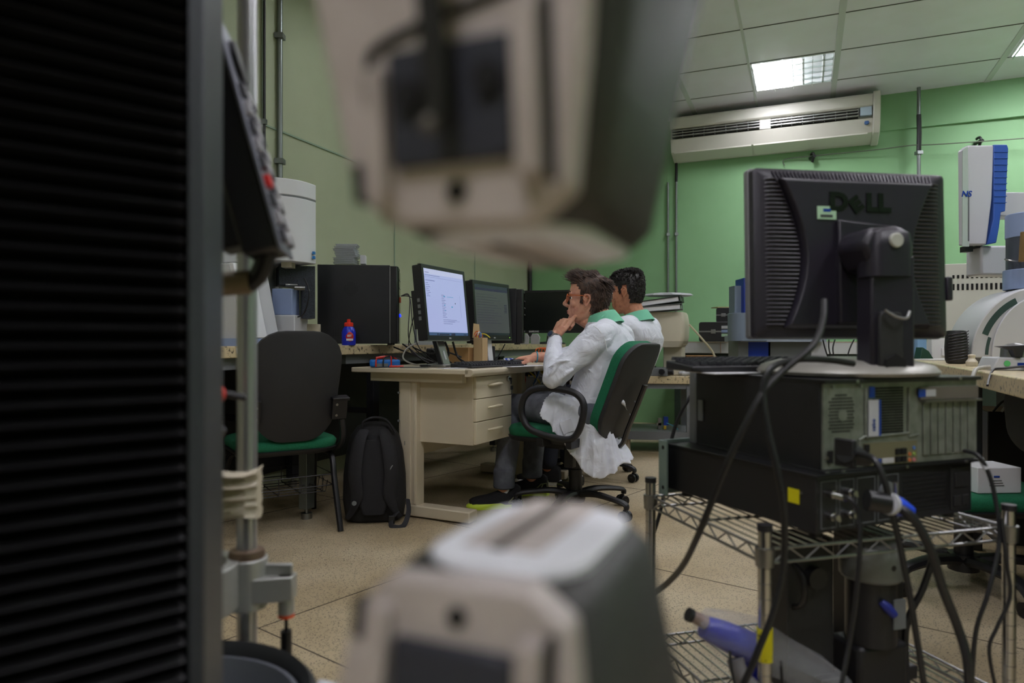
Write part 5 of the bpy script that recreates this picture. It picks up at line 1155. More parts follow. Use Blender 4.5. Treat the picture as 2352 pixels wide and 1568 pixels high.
# ---------------- big monitor seen from behind ----------------
MA = math.radians(8.7)
M_db = mat('monitor_black', (38, 35, 45), .34, bump=(1200, .12))
bm_ = thing('computer_monitor', 'large black monitor seen from behind on the desktop computer, its maker name at the top', 'monitor', (.748, 1.534, .80), MA); bm_.scale = (1.08, 1.08, 1.08)
T = Matrix.Translation((0, 0, .07)) @ Matrix.Rotation(math.radians(-1.5), 4, 'X')      # local -y looks at the viewer: back of the monitor
mw, mh = .432, .345
part('front_frame', MB().rrect((0, mh/2), mw, mh, .008, .012, .030, 'y', T, 5), mat('frame_silver', (128, 128, 132), .45, .3), bm_, bevel=.002)
part('screen', MB().bx((-mw/2+.02, .0295, .025), (mw/2-.02, .0305, mh-.02), T), mat('screen_off', (1, 1, 1)), bm_)
def rr3(w, h, r, y, cz, M): return [M @ V((x, y, z)) for x, z in rr2((0, cz), w, h, r, 5)]
bsh = part('back_shell', MB().loft([rr3(mw-.004, mh-.004, .008, .013, mh/2, T), rr3(mw-.006, mh-.006, .01, -.004, mh/2, T), rr3(mw-.016, mh-.016, .012, -.008, mh/2, T), rr3(mw-.07, mh-.056, .02, -.016, mh/2, T)]), M_db, bm_, smooth=30)
def ylev(x, z): # shell depth under a point
    fx = max(0, (abs(x)-(mw-.09)/2)/(.037)); fz = max(0, (abs(z-mh/2)-(mh-.060)/2)/.022); f = min(1, max(fx, fz)); return -.026+.016*f
# bulge of the back with curved sides
bul = []
for y, k in ((-.014, 1.0), (-.026, .985), (-.034, .95)):
    pts = []
    for i in range(13):
        t = i/12; z = .02+(mh-.045)*t; xw = (mw/2-.055-.055*0)*(1) ; xx = -(.185-.065*math.sin(math.pi*(.15+.75*t))**1.2)*k; pts.append((xx, z))
    poly = pts+[(-x, z) for x, z in reversed(pts)]
    bul.append([T @ V((x, y, mh/2+(z-mh/2)*k)) for x, z in poly])
part('back_bulge', MB().loft(bul), M_db, bm_, smooth=30, bevel=.002)
for s in (-1, 1):
    for k in range(36):
        z = .028+.0083*k; t = (z-.02)/(mh-.045); xi = .185-.065*math.sin(math.pi*(.15+.75*min(1, t)))**1.2+.003; x0 = mw/2-.020
        if x0-xi < .006: continue
        part('vent_rib', MB().tube([T @ V((s*x0, -.009, z)), T @ V((s*(x0-.012), -.0155, z)), T @ V((s*xi, -.0185, z))], [.0016, .0024, .0024], 8), M_db, bsh)
for k in range(44):
    x = -.17+.0079*k
    part('vent_rib', MB().tube([T @ V((x*1.03, -.010, mh-.010)), T @ V((x, -.022, mh-.032))], .0022, 8), M_db, bsh)
ml = mat('logo_dark', (8, 8, 10), .25)
TL = T @ Matrix.Translation((-.004, -.0350, .256)) @ Matrix.Rotation(math.radians(90), 4, 'X')
text('logo_letter', 'D', .048, ml, bm_, TL @ Matrix.Translation((-.044, 0, 0)), ext=.0014, sx=1.15, bold=.0026)
text('logo_letter', 'E', .038, ml, bm_, TL @ Matrix.Translation((.001, .001, 0)) @ Matrix.Rotation(math.radians(36), 4, 'Z'), ext=.0014, sx=1.2, bold=.0026)
text('logo_letter', 'L', .048, ml, bm_, TL @ Matrix.Translation((.029, 0, 0)), ext=.0014, sx=1.15, bold=.0026)
text('logo_letter', 'L', .048, ml, bm_, TL @ Matrix.Translation((.055, 0, 0)), ext=.0014, sx=1.15, bold=.0026)
stt = part('inventory_sticker', MB().bx((-.094, -.0362, .236), (-.054, -.034, .262), T), mat('sticker_mint', (170, 205, 170), .6), bm_)
part('sticker_bar', MB().bx((-.088, -.0368, .240), (-.062, -.0362, .245), T), mat('print_dark', (1, 1, 1)), stt); part('sticker_mark', MB().bx((-.082, -.0368, .251), (-.066, -.0362, .257), T), M_blue, stt)
part('mount_plate', MB().prism([(-.055, .03), (.075, .03), (.075, .225), (-.055, .235)], -.046, -.030, 'y', T), M_db, bm_, bevel=.004)
nk = part('stand_head', MB().prism([(-.055, .16), (-.07, .19), (-.055, .222), (.0, .228), (.022, .222), (.024, .145), (-.045, .145)], -.135, -.046, 'y', Matrix.Translation((.0, 0, .052))), M_db, bm_, bevel=.010)
part('stand_head', MB().loft([[V((x-.012, y, z)) for x, y in rr2((0, -.115), w, d, .02, 5)] for z, w, d in ((.185, .088, .06), (.240, .088, .06), (.266, .082, .055), (.273, .06, .04))]), M_db, bm_, smooth=50)
part('release_button', MB().cyl((-.012, -.138, .250), (-.012, -.150, .250), .0135, n=24), mat('button_pearl', (178, 180, 170), .35), bm_, bevel=.002)
part('stand_column', MB().prism([(-.052, -.132), (.028, -.144), (.030, -.095), (-.050, -.085)], .0, .222), M_db, bm_, bevel=.004)
cc = part('cable_channel', MB().prism([(-.038, .02), (.008, .014), (.008, .105), (.004, .118), (-.034, .120), (-.038, .11)], -.1455, -.136, 'y', Matrix.Rotation(math.radians(-2), 4, 'Z')), M_shell, bm_, bevel=.002)
part('cable_clip', MB().tube([V((-.038, -.150, .122)), V((-.02, -.155, .110)), V((.0, -.157, .107)), V((.010, -.153, .120))], .0028, 8, sm=4), M_steel, bm_)
part('cable_channel_pocket', MB().prism([(-.034, .006), (.006, .004), (.006, .03), (-.014, .042), (-.034, .032)], -.149, -.145, 'y'), M_hole, cc)
part('stand_base', MB().lathe([(0, .0), (.168, .0), (.171, .006), (.160, .018), (.125, .028), (.06, .033), (0, .034)], (-.01, .01, 0), 56), mat('base_silver', (150, 148, 140), .4, .3), bm_, smooth=60)
part('side_port', MB().bx((mw/2-.002, -.008, .08), (mw/2+.012, .008, .13), T), M_db, bm_, bevel=.003)
# keyboard on the computer, papers
k2 = thing('keyboard', 'black keyboard resting on the desktop computer left of the big monitor', 'keyboard', (.545, 1.66, .802), math.radians(12))
part('keyboard_base', MB().prism([(-.07, 0), (.07, 0), (.07, .022), (-.07, .012)], -.16, .16, 'x'), M_blk, k2, bevel=.003)
ky = MB()
for r in range(5):
    for c in range(15): ky.box((-.146+.0207*c, -.052+.024*r, .0185+.0022*r), (.016, .018, .008), top=.8)
kq = part('keys', ky, mat('key_caps', (1, 1, 1)), k2); kq['kind'] = 'stuff'
solo('loose_papers', 'loose white papers lying under the keyboard on the computer case', 'paper', MB().bx((-.08, -.06, 0), (.08, .06, .002)), M_paper, (.50, 1.60, .7985), .3)
# ---------------- cables of the cart ----------------
def wc(label, pts, r, m=None):
    ps = [W(*p) for p in pts]
    if pts[-1][1] >= 1600: e = ps[-1]; ps += [V((e.x+.01, e.y+.01, .08)), V((e.x+.03, e.y+.04, r+.001)), V((e.x+.10, e.y+.12, r+.001))]
    elif pts[-1][1] == 1500: e = ps[-1]; ps += [V((e.x-.05, e.y+.04, r+.001)), V((e.x-.2, e.y+.2, r+.001))]
    return cable(label, ps, r, m)
wc('long black cable sweeping from the big monitor down left of the cart', [(1893, 690, 1.30), (1890, 735, 1.27), (1868, 792, 1.22), (1800, 850, 1.20), (1750, 905, 1.18), (1700, 1000, 1.18), (1655, 1100, 1.2), (1605, 1225, 1.25), (1560, 1310, 1.4), (1500, 1365, 1.6), (1440, 1400, 1.9), (1400, 1500, 2.0)], .0062)
wc('black cable looping over the computer edge, hanging past the yellow label', [(1960, 835, 1.34), (1900, 826, 1.3), (1830, 826, 1.22), (1772, 845, 1.19), (1753, 900, 1.18), (1762, 980, 1.17), (1783, 1070, 1.16), (1800, 1170, 1.16), (1800, 1290, 1.17), (1778, 1400, 1.17), (1735, 1510, 1.17), (1690, 1640, 1.17)], .006)
wc('black cable curving behind the left end of the computer case', [(1590, 905, 1.85), (1565, 945, 1.85), (1545, 1000, 1.86), (1530, 1080, 1.86), (1520, 1160, 1.85), (1500, 1230, 1.84)], .005)
wc('thick black power lead running down the cart from the computer inlet', [(1965, 1040, 1.28), (2005, 1052, 1.22), (2030, 1100, 1.2), (2050, 1180, 1.2), (2075, 1290, 1.2), (2100, 1430, 1.2), (2130, 1640, 1.2)], .0055)
wc('thick black lead with a blue plug curving down to the right', [(2030, 1150, 1.26), (2065, 1165, 1.2), (2105, 1200, 1.19), (2140, 1270, 1.19), (2165, 1350, 1.2), (2200, 1440, 1.21), (2222, 1520, 1.2), (2228, 1640, 1.2)], .0082)
wc('thin black coax lead hanging from the lower right round connector', [(1925, 1140, 1.27), (1950, 1145, 1.24), (1972, 1180, 1.23), (1975, 1260, 1.22), (1965, 1380, 1.22), (1950, 1480, 1.22), (1925, 1640, 1.2)], .0042)
wc('thin black lead with a white collar from the far right of the computer back', [(2215, 1035, 1.46), (2245, 1045, 1.42), (2268, 1080, 1.41), (2285, 1140, 1.4), (2296, 1240, 1.38), (2270, 1360, 1.36), (2240, 1460, 1.36), (2230, 1640, 1.36)], .0042)
wc('thin black lead hanging before the right post of the cart', [(2300, 1190, 1.38), (2312, 1290, 1.37), (2320, 1370, 1.37), (2290, 1440, 1.37), (2272, 1500, 1.37), (2300, 1640, 1.37)], .0035)
wc('black lead crossing behind the others below the upper shelf', [(2150, 1260, 1.5), (2120, 1350, 1.5), (2080, 1450, 1.5), (2090, 1640, 1.5)], .007)
for nm, lb, pt, d, s_, m_ in (('power_plug', 'black power plug in the back of the desktop computer', (1962, 1045), 1.30, .020, M_blk), ('blue_plug', 'bright blue plug on the thick lead below the computer', (2062, 1162), 1.215, .017, mat('plug_blue', (40, 80, 225), .4))):
    o = thing(nm, lb, 'plug', W(*pt, d), math.radians(30))
    part('plug_body', MB().tube([(-s_*1.3, 0, s_*.4), (0, 0, 0), (s_*1.5, -.01, -s_*.6)], [s_, s_, s_*.5], 12), m_, o, smooth=50)
    if nm == 'blue_plug':
        part('metal_collar', MB().tube([(-s_*1.7, 0, s_*.5), (-s_*1.2, 0, s_*.35)], s_*1.15, 16), M_lgray, o); part('connector', MB().tube([(-s_*3.4, .02, s_*.8), (-s_*1.6, 0, s_*.45)], s_*1.05, 16), M_blk2, o)
    else: part('plug_face', MB().box((-s_*1.1, .003, s_*.3), (.012, .04, .052)), M_blk, o, bevel=.003)
solo('cable_collar', 'white collar on the thin lead at the right of the computer back', 'cable collar', MB().tube([W(2252, 1052, 1.42), W(2266, 1078, 1.41)], .0052, 10), M_lgray)
solo('coax_plug', 'silver coax plug on the thin lead at the rack instrument', 'plug', MB().tube([W(1918, 1138, 1.275), W(1942, 1144, 1.25)], .0062, 12), M_chrome)
solo('coax_ferrule', 'small silver tube end standing behind the blue plug', 'plug', MB().tube([W(2058, 1108, 1.25), W(2058, 1150, 1.25)], .0045, 12), M_steel)
# ---------------- things on the lower shelf of the cart ----------------
ZL2 = ZL+.004
bx1 = thing('black_equipment_box', 'tall black equipment box on the lower shelf behind the near cart post', 'electronic device', CP(.155, .12, ZL2), CA)
part('case', MB().bx((-.015, 0, 0), (.10, .09, .315)), M_shell, bx1, bevel=.003); part('round_knob', MB().cyl((.045, 0, .24), (.045, -.02, .24), .022), M_blk, bx1); part('handle', MB().tube([(-.0, 0, .27), (-.0, -.03, .25), (-.0, -.03, .2), (-.0, 0, .18)], .006, 8, sm=3), M_blk2, bx1)
bx2 = thing('black_equipment_cabinet', 'tall black panel standing on the lower shelf right of the grey motor', 'electronic device', CP(.405, .14, ZL2), CA)
part('panel', MB().bx((0, 0, .02), (.05, .16, .30)), M_blk, bx2, bevel=.002); part('foot_frame', MB().bx((-.2, -.04, 0), (.05, .0, .03)).bx((-.2, .18, 0), (.05, .22, .02)), M_blk, bx2, bevel=.004)
mo = thing('electric_motor', 'grey cylindrical motor on a black frame between the black boxes of the cart', 'motor', CP(.330, .10, ZL2), CA)
part('motor_body', MB().lathe([(0, .235), (.058, .235), (.062, .24), (.062, .300), (.058, .306), (0, .306)], n=32), mat('motor_grey', (120, 122, 120), .45, .3), mo)
part('motor_housing', MB().cyl((0, 0, .10), (0, 0, .235), .05), M_blk, mo); part('motor_frame', MB().bx((-.055, -.03, 0), (.07, .06, .10)), M_blk, mo, bevel=.01); part('bolt', MB().cyl((-.0, -.062, .27), (0, -.055, .27), .006, n=10), M_blk2, mo)
part('nameplate', MB().bx((.01, -.052, .14), (.04, -.046, .2)), M_gray, mo); part('blue_joint', MB().tube([(-.02, -.05, .20), (-.012, -.058, .19), (.0, -.064, .175)], [.007, .010, .008], 10), mat('joint_blue', (36, 46, 130), .4), mo)
# heat gun in plastic bag
gp = CP(.08, .02, ZL2)
hg = thing('heat_gun', 'blue and grey drill in a clear bag on the lower cart shelf', 'power tool', W(1700, 1500, 1.32), math.radians(8))
part('motor_body', MB().tube([(-.072, .0, .055), (-.03, 0, .035), (.02, 0, .010), (.05, 0, -.008)], [.020, .027, .029, .022], 16, sm=4), mat('tool_blue', (34, 44, 165), .35), hg, smooth=60)
part('nozzle', MB().tube([(-.10, 0, .078), (-.06, 0, .058)], [.011, .013], 12), mat('tool_pink_grey', (140, 122, 116), .5), hg); part('nozzle_ring', MB().tube([(-.104, 0, .080), (-.096, 0, .076)], [.013, .013], 12), M_blk, hg)
part('grip', MB().tube([(.01, .0, .01), (.03, -.0, -.035), (.02, -.005, -.07)], [.022, .020, .018], 12, sm=3), mat('tool_blue', (1, 1, 1)), hg, smooth=60)
part('grey_tube', MB().tube([(-.02, -.02, .0), (-.012, -.03, -.03), (.01, -.035, -.055), (-.01, -.04, -.078), (-.06, -.04, -.085), (-.11, -.04, -.088)], .016, 14, sm=4), mat('tool_grey', (116, 114, 118), .5), hg, smooth=60)
part('tube_mouth', MB().tube([(-.112, -.04, -.088), (-.108, -.04, -.088)], .0135, 14), M_hole, hg)
part('loop_wire', MB().tube([(-.035, -.03, .02), (-.038, -.05, -.02), (-.02, -.06, -.07), (.02, -.06, -.085), (.055, -.05, -.06), (.06, -.04, .0)], .0028, 8, sm=4), M_cab, hg)
bgm = MB(); rs = []
for i, (x, z, r) in enumerate(((-.085, .052, .020), (-.06, .052, .034), (-.02, .038, .043), (.04, .012, .046), (.10, -.02, .044), (.16, -.05, .036), (.22, -.08, .022))):
    rs.append([V((x, r*math.cos(6.2832*q/14)*(1+.12*math.sin(q*2.3+i)), z+r*math.sin(6.2832*q/14)*(1+.15*math.sin(q*3.1+i*1.7)))) for q in range(14)])
bgm.loft(rs); solo('plastic_bag', 'crumpled clear plastic bag around the blue drill', 'plastic bag', bgm, mat('bag_clear', (205, 208, 215), .15, alpha=.17, bump=(60, .8)), W(1700, 1500, 1.32), math.radians(8), smooth=25)
jr = thing('white_jar', 'small white and steel jar on the lower shelf beside the taped post', 'jar', CP(.045, .05, ZL2))
part('jar_body', MB().lathe([(0, 0), (.022, 0), (.022, .03), (.018, .034), (.018, .044), (0, .044)], n=24), M_lgray, jr); part('lid', MB().lathe([(0, .044), (.019, .044), (.019, .06), (.014, .064), (0, .064)], n=24), M_white, jr)
# ---------------- chair and box behind the cart ----------------
rc = thing('swivel_chair', 'swivel chair with a green seat standing behind the wire cart at right', 'chair', (1.62, 2.50, 0), 0); rc.scale.z = .9
part('seat', MB().loft([[V((x, y, z)) for x, y in rr2((0, 0), .50-2*i, .48-2*i, .13-i, 6)] for z, i in ((.34, .03), (.35, .006), (.385, 0), (.40, .012), (.405, .04))]), M_green, rc, smooth=60)
part('seat_shell', MB().loft([[V((x, y, z)) for x, y in rr2((0, 0), .50-2*i, .48-2*i, .13-i, 6)] for z, i in ((.318, .05), (.325, .01), (.345, -.003), (.35, .01))]), M_blk, rc, smooth=60)
part('gas_column', MB().cyl((0, 0, .09), (0, 0, .32), .03), M_blk, rc); part('hub', MB().cyl((0, 0, .06), (0, 0, .125), .05), M_blk, rc)
for k in range(5):
    a = math.radians(200)+k*1.2566; d = V((math.cos(a), math.sin(a), 0)); e = V((-d.y, d.x, 0)); c = d*.31
    sp = part('base_spoke', MB().tube([d*.02+V((0, 0, .10)), d*.14+V((0, 0, .115)), d*.27+V((0, 0, .10)), d*.312+V((0, 0, .065))], [.032, .030, .024, .018], 8, sm=4, flat=.7), M_blk, rc)
    part('caster', MB().cyl(c+e*.008+V((0, 0, .027)), c+e*.026+V((0, 0, .027)), .027, n=20).cyl(c-e*.026+V((0, 0, .027)), c-e*.008+V((0, 0, .027)), .027, n=20).cyl(c-e*.028+V((0, 0, .027)), c+e*.028+V((0, 0, .027)), .008, n=10).box((c.x, c.y, .045), (.016, .016, .03)), M_blk2, sp)
part('back_bar', MB().tube([(.1, 0, .33), (.27, .0, .33), (.31, 0, .42), (.33, 0, .60)], .02, 8, sm=4, flat=.5), M_blk2, rc)
part('back_shell', back_panel(MB(), .40, .30, .10, 0, -.03, .0, -.03, Matrix.Translation((.31, 0, .50)) @ Matrix.Rotation(math.radians(90), 4, 'Z')), M_shell, rc, smooth=50)
bxw = thing('white_carton', 'white carton with small printed lines on the green seat behind the cart', 'box', (1.60, 2.36, .3665), .05)
part('carton', MB().bx((-.06, -.05, 0), (.09, .08, .085)), M_white, bxw, bevel=.002)
for k in range(3): part('print_line', MB().bx((-.02+.004*k, -.0512, .025+.008*k), (.03-.004*k, -.050, .027+.008*k)), M_blk, bxw)
part('print_mark', MB().bx((-.005, -.0512, .052), (.015, -.050, .058)), M_blue, bxw)
# ---------------- right hand island bench ----------------
rb = thing('granite_bench', 'granite island bench at the right edge with the furnace and quarter round housing', 'workbench', R(3.52, 5.9, 0), -TH)
part('worktop', MB().bx((0, 0, .70), (.95, 3.75, .76)), M_granite, rb, bevel=.005)
for y in (.1, 1.9, 3.65):
    for x in (.06, .89): part('leg', MB().bx((x-.025, y-.025, 0), (x+.025, y+.025, .70)), M_dleg, rb)
part('under_panel', MB().bx((.5, .1, .05), (.52, 3.6, .70)), M_shell, rb)
def on(px, d, z=.76): p = W(px, 784, d); return V((p.x, p.y, z))
# quarter round housing
qh = thing('test_instrument', 'pale instrument housing shaped like a quarter circle with a dark curved slit', 'lab instrument', on(2392, 3.35), math.radians(-14))
def arc_pts(r0, z0, a0, a1, n=14, rz=None): return [(-r0*math.cos(math.radians(a0+(a1-a0)*k/n)), z0+(rz or r0)*math.sin(math.radians(a0+(a1-a0)*k/n))) for k in range(n+1)]
po = arc_pts(.30, .03, 0, 78, 14, .345)+[(.35, .37), (.35, .03)]
part('housing', MB().prism(po, 0, .34, 'y', Matrix.Identity(4)), M_lgray, qh, bevel=.006)
pi_ = arc_pts(.215, .03, 0, 74, 14, .30)+[(.36, .325), (.36, .03)]
part('side_cover', MB().prism(pi_, -.014, 0, 'y'), M_lgray, qh, bevel=.004)
sl = arc_pts(.272, .03, 22, 66, 10, .318); si = arc_pts(.245, .03, 22, 66, 10, .288)
part('curved_slit', MB().prism(sl+list(reversed(si)), -.002, .001, 'y'), mat('slit_green', (58, 78, 76), .25), qh)
part('lower_slit', MB().prism(arc_pts(.24, .03, 3, 20, 4, .30)+list(reversed(arc_pts(.226, .03, 3, 20, 4, .285))), -.002, .001, 'y'), mat('slit_green', (1, 1, 1)), qh)
part('base', MB().bx((-.22, .01, 0), (.36, .33, .03)), M_white, qh); part('screw', MB().cyl((-.155, -.016, .05), (-.155, -.012, .05), .008, n=12), M_steel, qh); part('screw', MB().cyl((-.03, -.022, .11), (-.03, -.012, .11), .018, n=14), M_steel, qh)
# furnace column + body and swinging head
fc = thing('furnace_column', 'white and dark cylindrical furnace body on top of the pale quarter round housing', 'lab instrument', on(2372, 3.5, 1.13))
part('lower_ring', MB().cyl((0, 0, 0), (0, 0, .10), .125, n=40), M_bluegray, fc, bevel=.004); part('dark_band', MB().cyl((0, 0, .1), (0, 0, .26), .112, n=40), mat('dark_band', (70, 76, 88), .4), fc); part('upper_ring', MB().cyl((0, 0, .26), (0, 0, .38), .115, n=40), M_bluegray, fc, bevel=.004)
part('wire_loop', MB().tube([(-.10, -.05, .135), (-.16, -.06, .14), (-.16, -.03, .15), (-.10, .0, .15)], .004, 6, sm=4), M_steel, fc)
part('stand_foot', MB().cyl((0, .0, -.0), (0, 0, -.008), .1, n=30), M_blk, fc)
solo('brown_wrap', 'brown wrapped object at the right edge before the furnace body', 'wrapping', MB().cyl((0, 0, 0), (0, 0, .14), .03, .022, n=10), mat('brown_wrap', (120, 96, 56), .8, bump=(40, .8)), W(2356, 600, 3.3), bevel=.003)
arm_ = thing('furnace_head', 'tall grey and blue furnace head with letters, held on grey arms before the green wall', 'lab instrument', on(2262, 3.75, 0))
zb_, zt_ = H+(784-562)/F*3.75, H+(784-333)/F*3.75
hh = zt_-zb_
part('grey_shell', MB().prism([(-.105, zb_), (-.11, zt_-.02), (-.085, zt_), (.05, zt_), (.04, zb_+.25), (.01, zb_)], 0, .06, 'y'), M_lgray, arm_, bevel=.008)
part('clear_door', MB().prism([(-.124, zb_-.01), (-.122, zt_-.03), (-.095, zt_-.01), (-.088, zb_-.01)], -.006, .0, 'y'), mat('door_pale', (175, 190, 180), .2), arm_)
bl_ = mat('furnace_blue', (50, 88, 170), .4)
part('blue_shell', MB().prism([(.01, zb_), (.045, zb_+.14), (.046, zb_+.30), (.045, zt_+.002), (.118, zt_+.002), (.125, zt_-.02), (.108, zb_+.18), (.085, zb_+.175), (.075, zb_+.09), (.06, zb_+.01)], -.004, .07, 'y'), bl_, arm_, bevel=.004)
for k in range(9): part('blue_rib', MB().prism([(.046, zt_-.04-.034*k), (.121-.001*k, zt_-.04-.034*k), (.121-.001*k, zt_-.036-.034*k), (.046, zt_-.036-.034*k)], -.007, -.004, 'y'), bl_, arm_)
text('lettering', 'NS', .044, M_blue, arm_, face_y(-.105, -.008, H+(784-452)/F*3.75), shear=.2, bold=.001)
part('slider_rail', MB().bx((-.095, -.008, zb_+.02), (-.088, 0, zb_+.28)), M_gray, arm_)
part('bottom_socket', MB().bx((-.07, .05, zb_-.03), (-.03, .1, zb_)), M_blk, arm_); part('bottom_clip', MB().bx((-.02, .04, zb_-.012), (.045, .12, zb_)), M_blk, arm_)
part('upper_arm', MB().bx((.10, .03, zb_+.16), (.24, .15, zb_+.29)), M_lgray, arm_, bevel=.006)
part('lower_arm', MB().bx((.0, .03, zb_-.16), (.24, .16, zb_+.0)), M_lgray, arm_, bevel=.012)
# slotted cabinet
sc_ = thing('slotted_cabinet', 'beige metal cabinet with two rows of slots standing behind the big monitor', 'cabinet', on(2175, 4.5, 0), math.radians(-20))
part('casing', MB().bx((-.02, 0, .76), (.62, .3, H+(784-606)/F*4.5)), mat('cabinet_beige', (196, 196, 186), .45), sc_, bevel=.006)
part('upper_row_of_slots', MB().bx((0, 0, 0), (0, 0, 0)) if 0 else [ (lambda m: m)(m_) for m_ in [MB()]][0].bx((-.005, -.003, H+.418), (-.004, -.002, H+.419)), M_hole, sc_)
for z, h in ((.405, .022), (.33, .040)):
    for k in range(22): part('slot', MB().bx((.03+.026*k, -.003, H+z), (.042+.026*k, .001, H+z+h)), M_hole, sc_)
wh = thing('rubber_wheel', 'ribbed black rubber wheel on the granite bench left of the quarter round housing', 'wheel', on(2196, 3.45, .76))
part('tyre', MB().lathe([(.03, .0), (.042, .004), (.048, .02), (.050, .08), (.047, .14), (.042, .162), (.03, .165)], n=30), M_cab, wh, smooth=40)
for k in range(10): part('tyre_rib', MB().tube([(.051*math.cos(math.radians(200+12*q)), .051*math.sin(math.radians(200+12*q)), .015+.014*k+.004*q*.5) for q in range(12)], .0025, 6), M_cab, wh)
tp = thing('tape_dispenser', 'dark green tape dispenser lying at the far end of the granite bench', 'dispenser', on(2128, 4.35), .3)
part('body', MB().prism([(-.05, 0), (.06, 0), (.02, .05), (-.03, .075)], 0, .05, 'y'), mat('dispenser_green', (30, 70, 60), .4), tp, bevel=.003)
solo('bench_papers', 'white papers lying on the granite bench beside the rubber wheel', 'paper', MB().bx((-.10, -.08, 0), (.10, .08, .006)), M_paper, on(2155, 4.1, .761), .2)
solo('small_cartons', 'white carton with an open flap behind the papers on the granite bench', 'box', MB().bx((-.06, -.04, 0), (.06, .04, .13)).bx((-.005, -.05, .02), (.05, -.04, .07)), M_white, on(2158, 4.4), -.2, bevel=.003)
solo('blue_strip_box', 'narrow box with a blue edge behind the big monitor stand', 'box', MB().bx((-.03, -.03, 0), (.03, .03, .13)), mat('blue_edge_box', (130, 170, 210), .5), on(2112, 4.6), 0, bevel=.003)
gd_ = thing('bench_device', 'silver bench device with a green dot and a black lever at the right edge', 'lab instrument', on(2330, 2.62), math.radians(-12))
part('base', MB().prism([(-.075, 0), (.16, 0), (.16, .05), (-.055, .05)], 0, .14, 'y'), M_lgray, gd_, bevel=.005)
part('turret', MB().lathe([(0, .05), (.05, .05), (.048, .085), (.03, .10), (0, .105)], (.03, .06, 0), 24), M_steel, gd_); part('lever', MB().prism([(-.06, .092), (.06, .098), (.03, .085), (.022, .05), (.0, .05), (-.01, .078)], -.012, .03, 'y'), M_blk, gd_, bevel=.003)
part('green_dot', MB().cyl((-.025, -.001, .027), (-.025, -.003, .027), .011, n=20), mat('dot_green', (90, 190, 110), .5), gd_); part('blue_mark', MB().bx((.01, -.002, .012), (.035, -.0005, .03)), M_blue, gd_)
part('black_puck', MB().sph((.08, -.03, .018), (.06, .04, .018)), M_blk, gd_)
solo('small_bulb_fitting', 'small crumpled metal fitting on the granite bench behind the silver device', 'fitting', MB().lathe([(0, 0), (.022, 0), (.024, .02), (.012, .035), (.016, .05), (0, .055)], n=14), M_beige, on(2232, 3.1), bevel=.002)
cable('grey cable dropping over the edge of the granite island', [on(2275, 2.6, .775), on(2255, 2.6, .772), W(2240, 850, 2.5), W(2232, 875, 2.45), W(2226, 910, 2.4)], .007, mat('pale_cable', (1, 1, 1)))
cable('black cable lying across the granite island front', [on(2352, 2.4, .785), on(2310, 2.42, .777), on(2280, 2.45, .768), W(2268, 885, 2.35)], .004)
# dark box with cables under the island
ub = thing('cable_crate', 'dark crate with tangled cables below the granite island at the right edge', 'crate', on(2345, 2.95, .30), math.radians(-20))
part('crate', MB().bx((-.12, 0, 0), (.25, .3, .27)), M_blk2, ub, bevel=.004); part('crate_stand', MB().bx((-.08, .02, -.30), (.2, .28, 0)), M_shell, ub)
for k in range(4): part('tangled_cable', MB().tube([(-.10+.03*k, .0, .27), (-.06+.03*k, -.01, .32+.01*k), (.0+.03*k, .02, .30), (.05+.02*k, -.015, .28)], .005, 6, sm=4), M_lgray if k % 2 else M_cab, ub)
# ---------------- back counter and low bench ----------------
bc = thing('tiled_counter', 'long counter with a white tiled edge along the green back wall', 'counter', R(1.75, .72, 0), -TH)
part('countertop', MB().bx((0, 0, .76), (3.1, .70, .868)), mat('tile_white', (214, 216, 216), .3), bc, bevel=.003)
for x in (.45, .9, 1.35, 1.8, 2.25): part('tile_joint', MB().bx((x, -.002, .762), (x+.006, .001, .868)), mat('joint_pink', (190, 160, 140), .7), bc)
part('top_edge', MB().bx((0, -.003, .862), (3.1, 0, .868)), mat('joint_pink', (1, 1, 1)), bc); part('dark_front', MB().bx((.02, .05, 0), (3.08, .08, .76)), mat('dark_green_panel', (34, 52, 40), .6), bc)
lb = thing('low_granite_bench', 'low granite topped steel bench holding the beige microhardness tester', 'workbench', on(1478, 5.45, 0), math.radians(-9))
part('worktop', MB().bx((-.25, 0, .54), (.42, .62, .60)), M_granite, lb, bevel=.004); part('rail', MB().bx((-.24, .02, .50), (.41, .05, .54)), M_gray, lb)
for x in (-.22, .33):
    for y in (.03, .56): part('leg', MB().bx((x, y-.02, 0), (x+.06, y+.03, .52)), M_gray, lb, bevel=.002)
part('shelf', MB().bx((-.24, .03, .12), (.40, .58, .16)), M_gray, lb, bevel=.002)
part('shelf_edge', MB().bx((-.24, .01, .10), (.40, .03, .165)), M_gray, lb)
sm_ = thing('small_pump', 'small silver and blue gadget on the lower shelf of the low bench', 'gadget', on(1522, 5.6, .165))
part('body', MB().bx((-.035, 0, 0), (-.01, .03, .09)).bx((-.05, 0, .03), (-.01, .02, .05)), M_steel, sm_); part('blue_part', MB().bx((.01, 0, .03), (.045, .04, .10)), M_blue, sm_); part('yellow_part', MB().bx((.01, .0, .0), (.03, .03, .03)), mat('brass_yellow', (190, 160, 50), .4), sm_)
part('hose', MB().tube([(.03, 0, .05), (.08, -.01, .03), (.12, -.02, .0)], .004, 6, sm=3), mat('teal_band', (1, 1, 1)), sm_)
bz = .60
ht = thing('hardness_tester', 'beige microhardness tester on the low granite bench, binders stacked on its head', 'lab instrument', on(1528, 5.55, bz), math.radians(-22))
M_bei = mat('tester_beige', (206, 200, 178), .45)
hz = lambda py: H+(784-py)/F*5.5-bz
